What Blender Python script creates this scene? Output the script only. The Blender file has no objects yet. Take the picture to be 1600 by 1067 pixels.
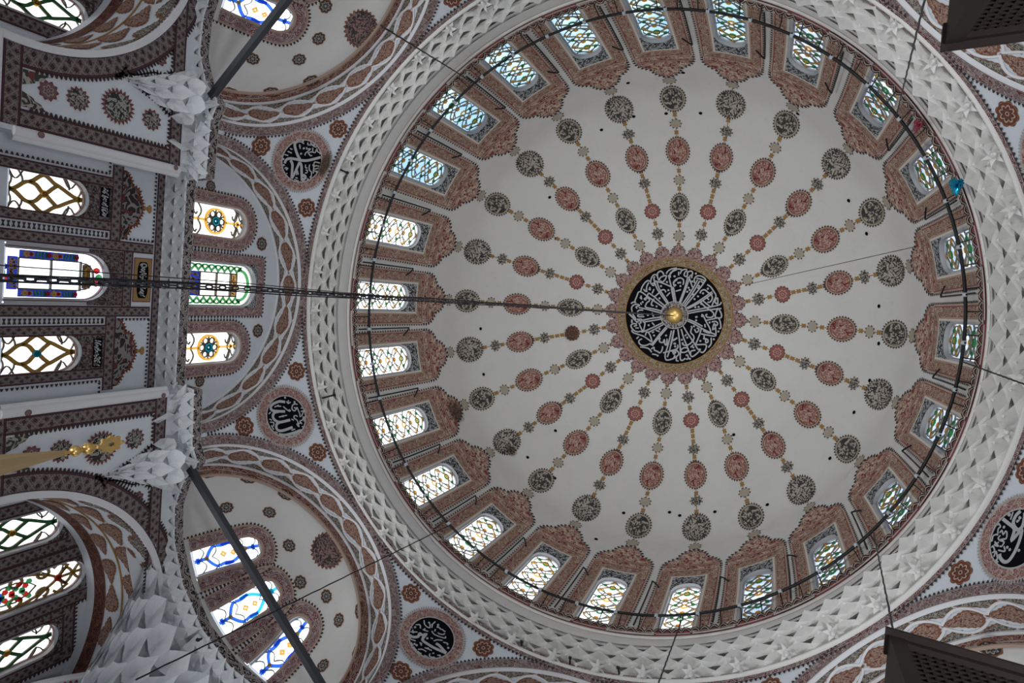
import bpy, math, random
import numpy as np
from mathutils import Matrix
# ---------------------------------------------------------------- scene, camera, light
FLOOR = -16.0                      # geometry below is written with z=0 at the dome sill; everything is lifted by 16 m
UP = 16.0
sc = bpy.context.scene
COL = sc.collection
sc.view_settings.view_transform = 'Standard'
sc.view_settings.look = 'None'
sc.view_settings.gamma = 1.0
sc.view_settings.use_curve_mapping = False
sc.view_settings.exposure = 0.14
CAM = (3.456, -0.248, -14.446)
FPX = 1027.395
R = ((0.9333, -0.0755, 0.3510), (0.0841, 0.9964, -0.0093), (-0.3490, 0.0382, 0.9363))
cd = bpy.data.cameras.new('camera'); cam = bpy.data.objects.new('camera', cd); COL.objects.link(cam)
cd.sensor_fit = 'HORIZONTAL'; cd.sensor_width = 36.0; cd.lens = FPX / 1600 * 36.0
cd.shift_x = -34.61 / 1600; cd.shift_y = (503.92 - 533.5) / 1600
cd.clip_start = 0.05; cd.clip_end = 200
m3 = Matrix(((R[0][0], -R[1][0], -R[2][0]), (R[0][1], -R[1][1], -R[2][1]), (R[0][2], -R[1][2], -R[2][2])))
q = m3.to_quaternion().normalized()
cam.matrix_world = Matrix.Translation((CAM[0], CAM[1], CAM[2] + UP)) @ q.to_matrix().to_4x4()
sc.camera = cam
# the sky outside, seen through the window panes and lighting the hall
w = bpy.data.worlds.new('world'); sc.world = w; w.use_nodes = True
bg = w.node_tree.nodes['Background']; bg.inputs[0].default_value = (0.88, 0.94, 1.0, 1); bg.inputs[1].default_value = 3.2
def area(name, loc, target, sx, sy, power, col):
    l = bpy.data.lights.new(name, 'AREA'); l.shape = 'RECTANGLE'; l.size = sx; l.size_y = sy; l.energy = power; l.color = col
    o = bpy.data.objects.new(name, l); COL.objects.link(o)
    o.location = (loc[0], loc[1], loc[2] + UP)
    from mathutils import Vector
    d = Vector(target) - Vector(loc)
    o.rotation_euler = d.to_track_quat('-Z', 'Y').to_euler()
    return o
# added fill lights low in the unseen hall, aimed up at the dome
for nm_, loc_, tgt_, pw_ in (('fill_light_a', (-9, 0, -14.5), (3, 0, 7), 320), ('fill_light_b', (9, 0, -14.5), (-3, 0, 4), 270), ('fill_light_c', (0, -9, -14.5), (3, 0, 8), 215), ('fill_light_d', (0, 9, -14.5), (3, 0, 8), 215)):
    l_ = area(nm_, loc_, tgt_, 3, 2, pw_, (.97, 1, 1)); l_.data.spread = math.radians(112)
# ---------------------------------------------------------------- helpers
S = 7.1
PI = math.pi
HW = (-0.0068, -0.005, 0.0013, 0.0007, -0.0008, 0.0007)
DAZ = [-0.0242, -0.0157, 0.0132, 0.0204, -0.0106, -0.0089, -0.0308, -0.0273, -0.0349, 0.0099, -0.0059, -0.0172, 0.0007, 0.0063, 0.0351, 0.0608, 0.018, -0.0154, 0.0111, 0.0207, 0.0106, 0.0046, -0.0149, -0.0056]
rnd = random.Random(5)

class MB:
    """collects quads / polygons with uvs and builds them as one mesh object"""
    def __init__(s): s.v = []; s.f = []; s.uv = []; s.n = 0
    def grid(s, P, UV=None, closed=False):
        P = np.asarray(P, float); m, n = P.shape[:2]
        if UV is None:
            UV = np.zeros((m, n, 2)); UV[..., 0] = np.linspace(0, 1, m)[:, None]; UV[..., 1] = np.linspace(0, 1, n)[None]
        b = s.n; s.v += P.reshape(-1, 3).tolist(); s.n += m * n
        U = np.asarray(UV, float)
        for i in range(m - 1):
            for j in range(n - 1):
                s.f.append((b + i * n + j, b + (i + 1) * n + j, b + (i + 1) * n + j + 1, b + i * n + j + 1))
                s.uv += [tuple(U[i, j]), tuple(U[i + 1, j]), tuple(U[i + 1, j + 1]), tuple(U[i, j + 1])]
    def poly(s, pts, uvs=None):
        pts = [list(map(float, p)) for p in pts]
        b = s.n; s.v += pts; s.n += len(pts); s.f.append(tuple(range(b, b + len(pts))))
        s.uv += [tuple(u) for u in uvs] if uvs is not None else [(0, 0)] * len(pts)
    def fan(s, c, ring, uvc, uvr):
        """closed fan with the centre c"""
        b = s.n; s.v.append(list(map(float, c))); s.v += [list(map(float, p)) for p in ring]; k = len(ring); s.n += k + 1
        for i in range(k):
            j = (i + 1) % k
            s.f.append((b, b + 1 + i, b + 1 + j)); s.uv += [tuple(uvc), tuple(uvr[i]), tuple(uvr[j])]
    def box(s, lo, hi, M=None):
        c = [np.array((x, y, z), float) for x in (lo[0], hi[0]) for y in (lo[1], hi[1]) for z in (lo[2], hi[2])]
        if M is not None: c = [M(p) for p in c]
        for f in ((0, 1, 3, 2), (4, 6, 7, 5), (0, 4, 5, 1), (2, 3, 7, 6), (0, 2, 6, 4), (1, 5, 7, 3)):
            s.poly([c[i] for i in f], [(0, 0), (1, 0), (1, 1), (0, 1)])
    def tube(s, pts, r, n=6, cap=True):
        pts = np.asarray(pts, float); m = len(pts); r = np.broadcast_to(np.asarray(r, float), (m,))
        T = np.gradient(pts, axis=0); T /= np.linalg.norm(T, axis=1)[:, None] + 1e-12
        ref = np.array((0, 0, 1.)) if abs(T[0][2]) < .9 else np.array((1., 0, 0))
        a = np.cross(T, ref); bad = np.linalg.norm(a, axis=1) < .05
        a[bad] = np.cross(T[bad], np.array((0, 1., 0))) if bad.any() else a[bad]
        a /= np.linalg.norm(a, axis=1)[:, None]; b = np.cross(T, a)
        th = np.linspace(0, 2 * PI, n + 1)
        P = pts[:, None] + r[:, None, None] * (np.cos(th)[None, :, None] * a[:, None] + np.sin(th)[None, :, None] * b[:, None])
        s.grid(P)
        if cap:
            s.poly(P[0][:-1][::-1]); s.poly(P[-1][:-1])
    def build(s, name, mat, parent=None, smooth=True, **tagkw):
        me = bpy.data.meshes.new(name)
        V = np.asarray(s.v, float).copy(); V[:, 2] += UP
        me.from_pydata(V.tolist(), [], s.f)
        uv = me.uv_layers.new(name='uv'); uv.data.foreach_set('uv', np.asarray(s.uv, float).ravel())
        if smooth: me.polygons.foreach_set('use_smooth', [True] * len(me.polygons))
        me.materials.append(mat); me.update()
        o = bpy.data.objects.new(name, me); COL.objects.link(o)
        if parent is not None: o.parent = parent
        if tagkw: tag(o, **tagkw)
        return o
def tag(o, label=None, cat=None, group=None, kind=None):
    if label: o['label'] = label
    if cat: o['category'] = cat
    if group: o['group'] = group
    if kind: o['kind'] = kind
    return o
def empty(name, loc=None, **k):
    o = bpy.data.objects.new(name, None); COL.objects.link(o); o.empty_display_size = .2
    tag(o, **k); return o

# ---------------------------------------------------------------- charts: (x right, y up, d towards the room) -> point
def warp(P, amt=1.0):
    P = np.asarray(P, float); th = np.arctan2(P[..., 1], P[..., 0])
    k = HW[0]*np.cos(2*th)+HW[1]*np.sin(2*th)+HW[2]*np.cos(3*th)+HW[3]*np.sin(3*th)+HW[4]*np.cos(4*th)+HW[5]*np.sin(4*th)
    k = 1 + k * amt
    return np.stack([P[..., 0]*k, P[..., 1]*k, P[..., 2]], -1)
def spline(pts, n=40):
    P = [np.array(p, float) for p in pts]; P = [2*P[0]-P[1]] + P + [2*P[-1]-P[-2]]; out = []
    for i in range(1, len(P) - 2):
        for j in range(n):
            t = j / n; a, b, c, d = P[i-1], P[i], P[i+1], P[i+2]
            out.append(.5*((2*b)+(-a+c)*t+(2*a-5*b+4*c-d)*t*t+(-a+3*b-3*c+d)*t**3))
    out.append(P[-2]); return np.array(out)
class Prof:
    def __init__(s, pts):
        s.p = np.asarray(pts, float); s.L = np.concatenate([[0], np.cumsum(np.hypot(*np.diff(s.p, axis=0).T))])
        t = np.gradient(s.p, axis=0); t /= np.linalg.norm(t, axis=1)[:, None]; s.t = t
        s.nrm = np.stack([-t[:, 1], t[:, 0]], 1)      # inward for a profile climbing to the crown
    def at(s, L):
        f = lambda a: np.interp(L, s.L, a)
        return f(s.p[:, 0]), f(s.p[:, 1]), f(s.nrm[:, 0]), f(s.nrm[:, 1])
dome_pts = spline([(a*S, b*S) for a, b in [(0.992,-.02),(0.990,.12),(0.985,.25),(.972,.42),(.945,.58),(.8995,.735),(.729,.967),(.508,1.138),(.25,1.21),(0,1.232)]])
dome_pts[-1] = (0.0, dome_pts[-1][1])
DOME = Prof(dome_pts)
def az_of(k): return PI + math.radians(15 * (k + DAZ[k % 24]))
def rev_chart(prof, th0, L0, C=(0, 0, 0), ex=None, wp=1.0):
    """surface of revolution; ex = (direction angle, depth squash) squeezes it along one direction"""
    def f(x, y, d=0.0):
        x, y, d = np.broadcast_arrays(np.asarray(x, float), np.asarray(y, float), np.asarray(d, float))
        r, z, nr, nz = prof.at(L0 + y)
        th = th0 - x / np.maximum(r, .35)
        rr = r + d * nr
        P = np.stack([rr*np.cos(th), rr*np.sin(th), z + d*nz], -1)
        if ex is not None:
            a, k = ex; n = np.array((math.cos(a), math.sin(a), 0.)); P = P + (P @ n)[..., None] * (k - 1) * n
        if wp: P = warp(P, wp)
        return P + np.array(C, float)
    return f
def plane_chart(origin, n):
    n = np.array(n, float); n /= np.linalg.norm(n); up = np.array((0, 0, 1.)); rt = np.cross(-n, up); o = np.array(origin, float)
    def f(x, y, d=0.0):
        x, y, d = np.broadcast_arrays(np.asarray(x, float), np.asarray(y, float), np.asarray(d, float))
        return o + x[..., None]*rt + y[..., None]*up + d[..., None]*n
    return f
def dense(path, step=.15, closed=False):
    path = [np.array(p, float) for p in path]
    if closed: path = path + [path[0]]
    out = []
    for a, b in zip(path[:-1], path[1:]):
        n = max(1, int(math.ceil(np.linalg.norm(b - a) / step)))
        for i in range(n): out.append(a + (b - a) * i / n)
    out.append(path[-1]); return np.array(out)
def offsets(path):
    p = np.asarray(path, float); closed = np.linalg.norm(p[0] - p[-1]) < 1e-6
    e = np.diff(p, axis=0); e /= np.linalg.norm(e, axis=1)[:, None] + 1e-12
    nn = np.stack([-e[:, 1], e[:, 0]], 1)
    m = np.zeros_like(p)
    for i in range(len(p)):
        a = nn[i-1] if i > 0 else (nn[-1] if closed else nn[0]); b = nn[i] if i < len(nn) else (nn[0] if closed else nn[-1])
        v = a + b; l = np.linalg.norm(v)
        v = a if l < 1e-6 else v / l
        m[i] = v / max(.35, v @ a)
    return m
def strip(mb, ch, path, w0, w1, d=.012, nw=1, usc=None, step=.15, closed=False, dd=None):
    """band along a path, between offsets w0 and w1 (left of the path is +)"""
    p = dense(path, step, closed); m = offsets(p); u = np.concatenate([[0], np.cumsum(np.hypot(*np.diff(p, axis=0).T))])
    ws = np.linspace(w0, w1, nw + 1); Q = p[:, None] + m[:, None] * ws[None, :, None]
    if usc is None: usc = abs(w1 - w0)
    UV = np.zeros(Q.shape); UV[..., 0] = (u / usc)[:, None]; UV[..., 1] = np.linspace(0, 1, nw + 1)[None]
    D = d if dd is None else np.broadcast_to(np.linspace(d, dd, nw + 1), Q.shape[:2])
    mb.grid(ch(Q[..., 0], Q[..., 1], D), UV)
def bar(mb, ch, path, w, d0, d1, step=.1, closed=False):
    """raised square moulding: front face and both flanks"""
    strip(mb, ch, path, -w/2, w/2, d1, step=step, closed=closed)
    strip(mb, ch, path, -w/2, -w/2 - 1e-5, d0, step=step, closed=closed, dd=d1)
    strip(mb, ch, path, w/2, w/2 + 1e-5, d0, step=step, closed=closed, dd=d1)
def teeth(mb, ch, path, off, h, pitch, d=.014, closed=False, frac=.78):
    """row of small painted triangles standing on a line"""
    p = dense(path, 10, closed); m = offsets(p); p = p + m * off
    seg = np.hypot(*np.diff(p, axis=0).T); tot = seg.sum(); n = max(1, int(round(tot / pitch))); cum = np.concatenate([[0], np.cumsum(seg)])
    sgn = 1 if h > 0 else -1
    for i in range(n):
        s0 = (i + .5 - frac/2) * tot / n; s1 = (i + .5 + frac/2) * tot / n; sm = (s0 + s1) / 2
        wd_ = (s1 - s0)*.17
        A = np.array([np.interp(s, cum, p[:, 0]) for s in (s0, s1, sm + wd_, sm - wd_)]); B = np.array([np.interp(s, cum, p[:, 1]) for s in (s0, s1, sm + wd_, sm - wd_)])
        e = np.array((A[1]-A[0], B[1]-B[0])); e /= np.linalg.norm(e) + 1e-9; nv = np.array((-e[1], e[0])) * h
        q_ = ch(np.array([A[0], A[1], A[2] + nv[0], A[3] + nv[0]]), np.array([B[0], B[1], B[2] + nv[1], B[3] + nv[1]]), d)
        mb.poly(q_, [(0, 0), (1, 0), (.7, 1), (.3, 1)])
def disc(mb, ch, cx, cy, rx, ry=None, shape=None, n=32, rings=2, d=.012, rot=0.0):
    ry = ry or rx; th = np.linspace(0, 2*PI, n + 1); sh = np.array([1.0 if shape is None else shape(t) for t in th])
    rr = np.linspace(0, 1, rings + 1)[None, :] * sh[:, None]
    X = rr * np.cos(th)[:, None] * rx; Y = rr * np.sin(th)[:, None] * ry
    c, s_ = math.cos(rot), math.sin(rot)
    mb.grid(ch(cx + X*c - Y*s_, cy + X*s_ + Y*c, d), np.stack([rr*np.cos(th)[:, None], rr*np.sin(th)[:, None]], -1))
def tooth_shape(k, a=.09):
    return lambda t: 1 - a + a * (1 - abs(((t / (2*PI) * k) % 1) * 2 - 1)) * 1.6
def star_shape(k, a=.13): return lambda t: 1 - a * (1 - abs(math.cos(k * t / 2)) ** .7)
def arch_pts(hw, y0, ys, rise=None, n=24, ogee=1.0):
    """open outline: up the left jamb, over, down the right one"""
    rise = rise or hw; a = np.linspace(PI, 0, n + 1)
    pts = [(-hw, y0)] + [(hw*math.cos(t), ys + rise * (math.sin(t) ** ogee)) for t in a] + [(hw, y0)]
    return pts
def arch_y(x, hw, ys, rise, ogee=1.0):
    s = np.sqrt(np.clip(1 - (np.asarray(x, float)/hw)**2, 0, 1)); return ys + rise * s ** ogee

ROUND0 = [[[-1.217, -0.747], [-1.19, -0.883], [-1.107, -1.041], [-1.0, -1.134], [-0.921, -1.11]], [[-0.966, -1.069], [-1.021, -0.932], [-1.029, -0.798], [-1.044, -0.74]], [[-1.128, -0.83], [-1.064, -0.758], [-0.988, -0.763]], [[-0.767, -0.854], [-0.821, -0.698]], [[-0.925, -0.92], [-0.898, -0.826], [-0.956, -0.841]], [[-0.876, -1.018], [-0.902, -1.111], [-0.875, -1.246], [-0.808, -1.345], [-0.713, -1.351], [-0.646, -1.222], [-0.602, -1.149]], [[-0.753, -1.026], [-0.796, -0.976], [-0.846, -1.01], [-0.812, -1.06], [-0.763, -1.035]], [[-0.674, -1.334], [-0.68, -1.409], [-0.592, -1.49], [-0.514, -1.457], [-0.46, -1.375]], [[-0.603, -1.168], [-0.574, -1.265], [-0.466, -1.328], [-0.373, -1.343], [-0.4, -1.219], [-0.487, -1.128], [-0.574, -1.151]], [[-0.379, -1.408], [-0.331, -1.505], [-0.207, -1.588], [-0.03, -1.635]], [[-0.228, -1.286], [-0.248, -1.416], [-0.18, -1.495], [-0.026, -1.579]], [[-0.753, -1.14], [-0.483, -1.081], [-0.213, -0.986], [-0.126, -0.954]], [[-0.301, -1.375], [-0.223, -1.117], [-0.1, -0.749], [-0.038, -0.452]], [[-0.126, -0.954], [-0.069, -0.826], [0.016, -0.475]], [[-0.77, -1.12], [-0.654, -0.862], [-0.443, -0.592], [-0.254, -0.361]], [[-0.696, -1.143], [-0.578, -0.867], [-0.388, -0.615], [-0.219, -0.391]], [[-0.77, -1.12], [-0.798, -1.232], [-0.765, -1.291]], [[-0.743, -0.571], [-0.604, -0.714], [-0.5, -0.834], [-0.407, -0.85], [-0.344, -0.769]], [[-0.315, -0.639], [-0.204, -0.77]], [[-1.31, -0.703], [-1.216, -0.728], [-1.014, -0.609], [-0.732, -0.439], [-0.375, -0.229]], [[-0.945, -0.709], [-0.745, -0.59], [-0.543, -0.434], [-0.323, -0.28]], [[-1.31, -0.703], [-1.339, -0.586], [-1.37, -0.488], [-1.4, -0.389], [-1.376, -0.334], [-1.455, -0.347], [-1.528, -0.284]], [[-1.238, -0.535], [-1.176, -0.482], [-1.205, -0.595]], [[-1.203, -0.346], [-1.159, -0.273]], [[-0.945, -0.709], [-0.977, -0.63], [-1.026, -0.531], [-1.081, -0.489], [-1.039, -0.454], [-1.004, -0.495]], [[-1.007, -0.533], [-0.909, -0.502], [-0.903, -0.426], [-0.974, -0.364], [-1.022, -0.245], [-0.979, -0.191], [-0.709, -0.155], [-0.421, -0.102]], [[-0.739, -0.514], [-0.805, -0.395], [-0.816, -0.299], [-0.737, -0.267]], [[-1.465, -0.0], [-1.496, -0.132], [-1.446, -0.232], [-1.333, -0.279], [-1.234, -0.248], [-1.345, -0.182], [-1.301, -0.128]], [[-1.247, -0.171], [-0.974, -0.134], [-0.703, -0.08], [-0.453, -0.033]], [[-1.292, -0.014], [-1.22, -0.077], [-1.086, -0.088]], [[-1.029, 0.137], [-1.22, 0.153], [-1.262, 0.118], [-1.226, 0.077], [-1.073, 0.064]], [[-1.556, 0.084], [-1.349, 0.235]], [[-1.44, 0.075], [-1.331, 0.22]], [[-0.774, -0.017], [-0.706, 0.111]], [[-0.758, 0.172], [-0.461, 0.1]], [[0.004, -1.225], [-0.078, -1.163], [-0.108, -1.068], [-0.066, -1.014], [-0.014, -1.055]], [[-0.233, -1.417], [-0.132, -1.554], [-0.006, -1.599], [0.143, -1.589]], [[0.039, -1.508], [0.05, -1.378]], [[0.1, -1.437], [0.129, -1.532], [0.216, -1.593], [0.326, -1.599]], [[0.329, -1.562], [0.26, -1.502], [0.232, -1.407], [0.291, -1.355], [0.343, -1.395], [0.352, -1.507], [0.458, -1.551], [0.517, -1.499], [0.505, -1.423], [0.496, -1.311]], [[-0.093, -1.087], [-0.115, -1.124], [-0.049, -1.222], [0.093, -1.296], [0.207, -1.256], [0.233, -1.164], [0.214, -1.07]], [[-0.036, -1.072], [-0.068, -1.004], [-0.092, -1.069]], [[-0.016, -0.83], [0.163, -0.898]], [[-0.157, -0.952], [-0.099, -0.937], [-0.047, -0.752], [0.024, -0.457]], [[-0.172, -0.913], [-0.041, -0.452]], [[0.364, -1.359], [0.287, -0.962], [0.144, -0.466]], [[0.423, -1.307], [0.311, -0.889], [0.182, -0.45]], [[0.402, -1.343], [0.471, -1.179], [0.55, -0.998]], [[0.505, -1.423], [0.452, -1.402], [0.42, -1.344]], [[0.601, -1.151], [0.59, -1.28], [0.654, -1.386], [0.797, -1.404], [0.949, -1.321], [0.955, -1.247], [0.807, -1.293], [0.659, -1.321]], [[0.7, -1.268], [0.515, -0.866], [0.259, -0.418]], [[0.775, -1.236], [0.589, -0.852], [0.317, -0.385]], [[0.955, -1.247], [0.892, -1.132], [0.699, -0.841], [0.349, -0.331]], [[0.811, -1.238], [0.87, -1.186], [0.924, -1.19]], [[0.811, -0.812], [0.857, -0.908], [0.962, -0.943], [1.076, -0.867], [1.21, -0.766], [1.237, -0.657], [1.175, -0.542], [1.087, -0.526]], [[1.217, -0.895], [0.999, -0.714], [0.694, -0.469], [0.399, -0.279]], [[1.24, -0.842], [1.005, -0.641], [0.733, -0.435], [0.438, -0.254]], [[1.056, -0.681], [1.134, -0.613]], [[1.037, -1.123], [1.15, -1.057], [1.25, -0.935], [1.352, -0.776], [1.311, -0.626], [1.241, -0.399]], [[1.362, -0.666], [1.413, -0.688], [1.428, -0.506], [1.335, -0.554], [1.362, -0.666]], [[1.547, -0.57], [1.518, -0.494], [1.381, -0.429], [1.032, -0.328], [0.463, -0.172]], [[1.566, -0.351], [1.391, -0.319], [0.968, -0.23], [0.469, -0.098]], [[0.94, -0.562], [1.131, -0.428], [1.226, -0.361]], [[0.873, -0.501], [1.029, -0.365], [1.255, -0.234], [1.335, -0.13], [1.272, -0.033], [1.129, -0.021], [1.069, -0.09], [1.121, -0.122]], [[1.458, -0.361], [1.401, -0.191], [1.396, -0.043], [1.574, -0.039], [1.581, -0.168], [1.498, -0.309]], [[0.858, -0.463], [0.895, -0.447], [0.853, -0.518]], [[-1.575, 0.083], [-1.45, 0.188], [-1.281, 0.347]], [[-1.44, 0.072], [-1.307, 0.273]], [[-1.278, 0.385], [-1.227, 0.304], [-1.13, 0.315], [-1.142, 0.393]], [[-1.289, 0.252], [-1.136, 0.239], [-1.076, 0.263], [-0.758, 0.169], [-0.441, 0.105]], [[-1.051, 0.328], [-0.751, 0.255], [-0.436, 0.171]], [[-0.746, 0.321], [-0.653, 0.408]], [[-1.203, 0.36], [-1.133, 0.507], [-1.025, 0.651], [-0.998, 0.515], [-0.991, 0.361], [-1.072, 0.31]], [[-1.438, 0.572], [-1.465, 0.478], [-1.392, 0.414], [-1.275, 0.424]], [[-1.365, 0.508], [-1.253, 0.46]], [[-1.303, 0.561], [-1.187, 0.55]], [[-1.438, 0.572], [-1.333, 0.659], [-1.215, 0.687], [-1.101, 0.658], [-1.023, 0.67], [-0.694, 0.488], [-0.369, 0.289]], [[-0.831, 0.672], [-0.614, 0.538], [-0.345, 0.353]], [[-1.431, 0.649], [-1.366, 0.73], [-1.148, 0.787], [-0.971, 0.838], [-0.689, 1.002]], [[-0.936, 0.796], [-0.907, 0.679], [-0.83, 0.691], [-0.741, 0.835], [-0.68, 1.001]], [[-0.716, 0.68], [-0.644, 0.636]], [[-0.592, 0.574], [-0.455, 0.619]], [[-1.233, 0.939], [-1.162, 0.855]], [[-1.041, 0.921], [-1.132, 0.987], [-1.124, 1.082], [-1.022, 1.149], [-0.87, 1.134], [-0.741, 1.065], [-0.683, 1.078], [-0.465, 0.734], [-0.245, 0.43]], [[-0.659, 1.133], [-0.441, 0.789], [-0.205, 0.464]], [[-1.075, 1.212], [-0.92, 1.216], [-0.784, 1.241], [-0.682, 1.326], [-0.678, 1.364]], [[-0.688, 1.25], [-0.598, 1.184], [-0.571, 1.277], [-0.474, 1.305], [-0.376, 1.352], [-0.309, 1.251], [-0.301, 1.117]], [[-0.49, 0.888], [-0.418, 0.843], [-0.427, 0.958], [-0.312, 0.985], [-0.265, 0.867]], [[-0.175, 1.048], [-0.173, 0.839]], [[-0.265, 0.867], [-0.232, 1.034], [-0.156, 1.046], [-0.173, 0.839]], [[-0.048, 0.544], [-0.082, 0.812], [-0.131, 1.119], [-0.186, 1.371], [-0.151, 1.557], [-0.038, 1.564], [0.105, 1.493], [0.151, 1.375]], [[0.026, 0.538], [-0.005, 0.842], [-0.048, 1.225], [-0.102, 1.476]], [[0.037, 0.895], [0.171, 0.788]], [[-0.263, 1.341], [0.202, 1.162]], [[0.053, 1.309], [0.106, 1.285], [0.13, 1.339], [0.074, 1.345]], [[-0.636, 1.417], [-0.483, 1.43]], [[0.472, 0.161], [0.718, 0.252], [0.945, 0.363], [1.206, 0.469], [1.445, 0.54]], [[0.486, 0.104], [0.749, 0.194], [0.994, 0.303]], [[0.924, -0.1], [0.981, -0.067], [1.107, 0.145], [1.231, 0.337], [1.277, 0.463], [1.246, 0.512], [1.136, 0.494], [1.024, 0.448]], [[1.102, 0.089], [1.347, 0.014], [1.487, -0.017], [1.568, 0.105], [1.603, 0.305], [1.534, 0.329]], [[1.349, 0.253], [1.342, 0.383], [1.425, 0.302], [1.379, 0.177], [1.349, 0.253]], [[1.285, 0.129], [1.408, 0.101], [1.483, 0.149], [1.472, 0.224], [1.42, 0.247], [1.461, 0.52], [1.396, 0.6], [0.962, 0.566]], [[0.963, 0.361], [0.912, 0.626], [0.812, 0.952]], [[0.597, 0.337], [0.636, 0.371], [0.614, 0.541], [0.714, 0.644], [0.74, 0.735], [0.695, 0.851], [0.577, 0.975], [0.432, 1.008], [0.37, 0.92]], [[0.342, 0.359], [0.508, 0.588], [0.692, 0.814], [0.897, 1.093]], [[0.276, 0.459], [0.394, 0.767], [0.525, 1.017], [0.659, 1.304]], [[0.166, 0.469], [0.254, 0.856], [0.318, 1.188], [0.342, 1.468], [0.403, 1.537], [0.524, 1.449]], [[0.04, 0.518], [0.0, 0.936], [-0.026, 1.071]], [[0.732, 0.419], [0.795, 0.525], [0.864, 0.481], [0.876, 0.406], [0.801, 0.375]], [[0.424, 0.69], [0.475, 0.629]], [[0.032, 0.877], [0.172, 0.769]], [[0.352, 0.922], [0.396, 1.011]], [[0.849, 0.949], [1.154, 0.919], [1.166, 1.066], [1.086, 1.186], [0.995, 1.176]], [[1.312, 0.663], [1.329, 0.865], [1.251, 1.002]], [[1.047, 0.725], [1.192, 0.73], [1.217, 0.82], [1.148, 0.845], [1.138, 0.735]], [[1.074, 0.611], [1.082, 0.703]], [[1.06, 0.223], [1.087, 0.332]], [[0.657, 1.061], [0.74, 0.959]], [[0.898, 1.111], [0.988, 1.102], [0.875, 1.263], [0.738, 1.37], [0.677, 1.302], [0.686, 1.189], [0.828, 1.137]], [[0.343, 1.261], [0.471, 1.248], [0.592, 1.161], [0.531, 1.092], [0.422, 1.103], [0.337, 1.186], [0.361, 1.259]], [[0.211, 1.01], [0.22, 1.122], [0.099, 1.229], [-0.01, 1.259]], [[0.07, 1.326], [0.102, 1.266], [0.161, 1.298], [0.173, 1.221], [0.23, 1.235], [0.276, 1.343], [0.121, 1.491], [0.013, 1.54]], [[0.21, 1.444], [0.219, 1.556], [0.294, 1.567]], [[0.517, 1.356], [0.57, 1.332], [0.615, 1.439], [0.546, 1.484]]]
DOTS0 = [[-0.084, -1.341], [-0.337, -1.128], [-0.267, -0.85], [-0.552, -0.547], [-1.128, -0.371], [-0.632, -0.256], [-0.531, -0.974], [-0.91, 0.07], [-0.096, -1.341], [0.052, -1.125], [0.116, -1.138], [0.135, -1.018], [0.524, -1.201], [0.414, -0.98], [0.457, -0.908], [0.38, -0.838], [0.763, -1.059], [0.741, -0.993], [0.588, -0.759], [0.918, -0.819], [0.756, -0.706], [0.646, -0.605], [1.066, -0.987], [0.696, -0.33], [0.804, -0.347], [0.769, -0.001], [0.947, -0.043], [0.628, -1.477], [-0.852, 0.425], [-0.463, 0.525], [-0.633, 0.768], [-0.22, 0.73], [0.119, 0.982], [0.126, 1.075], [-0.443, 1.455], [-1.45, 0.304], [-1.445, 0.361], [0.706, 0.328], [1.216, 0.154], [1.405, 0.71], [1.533, 0.43], [0.511, 0.738], [0.335, 0.829], [0.133, 1.084], [0.088, 0.985], [0.761, 0.118], [0.752, 0.007], [0.964, 0.807], [0.672, 1.452], [0.748, 1.052]]
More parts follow.
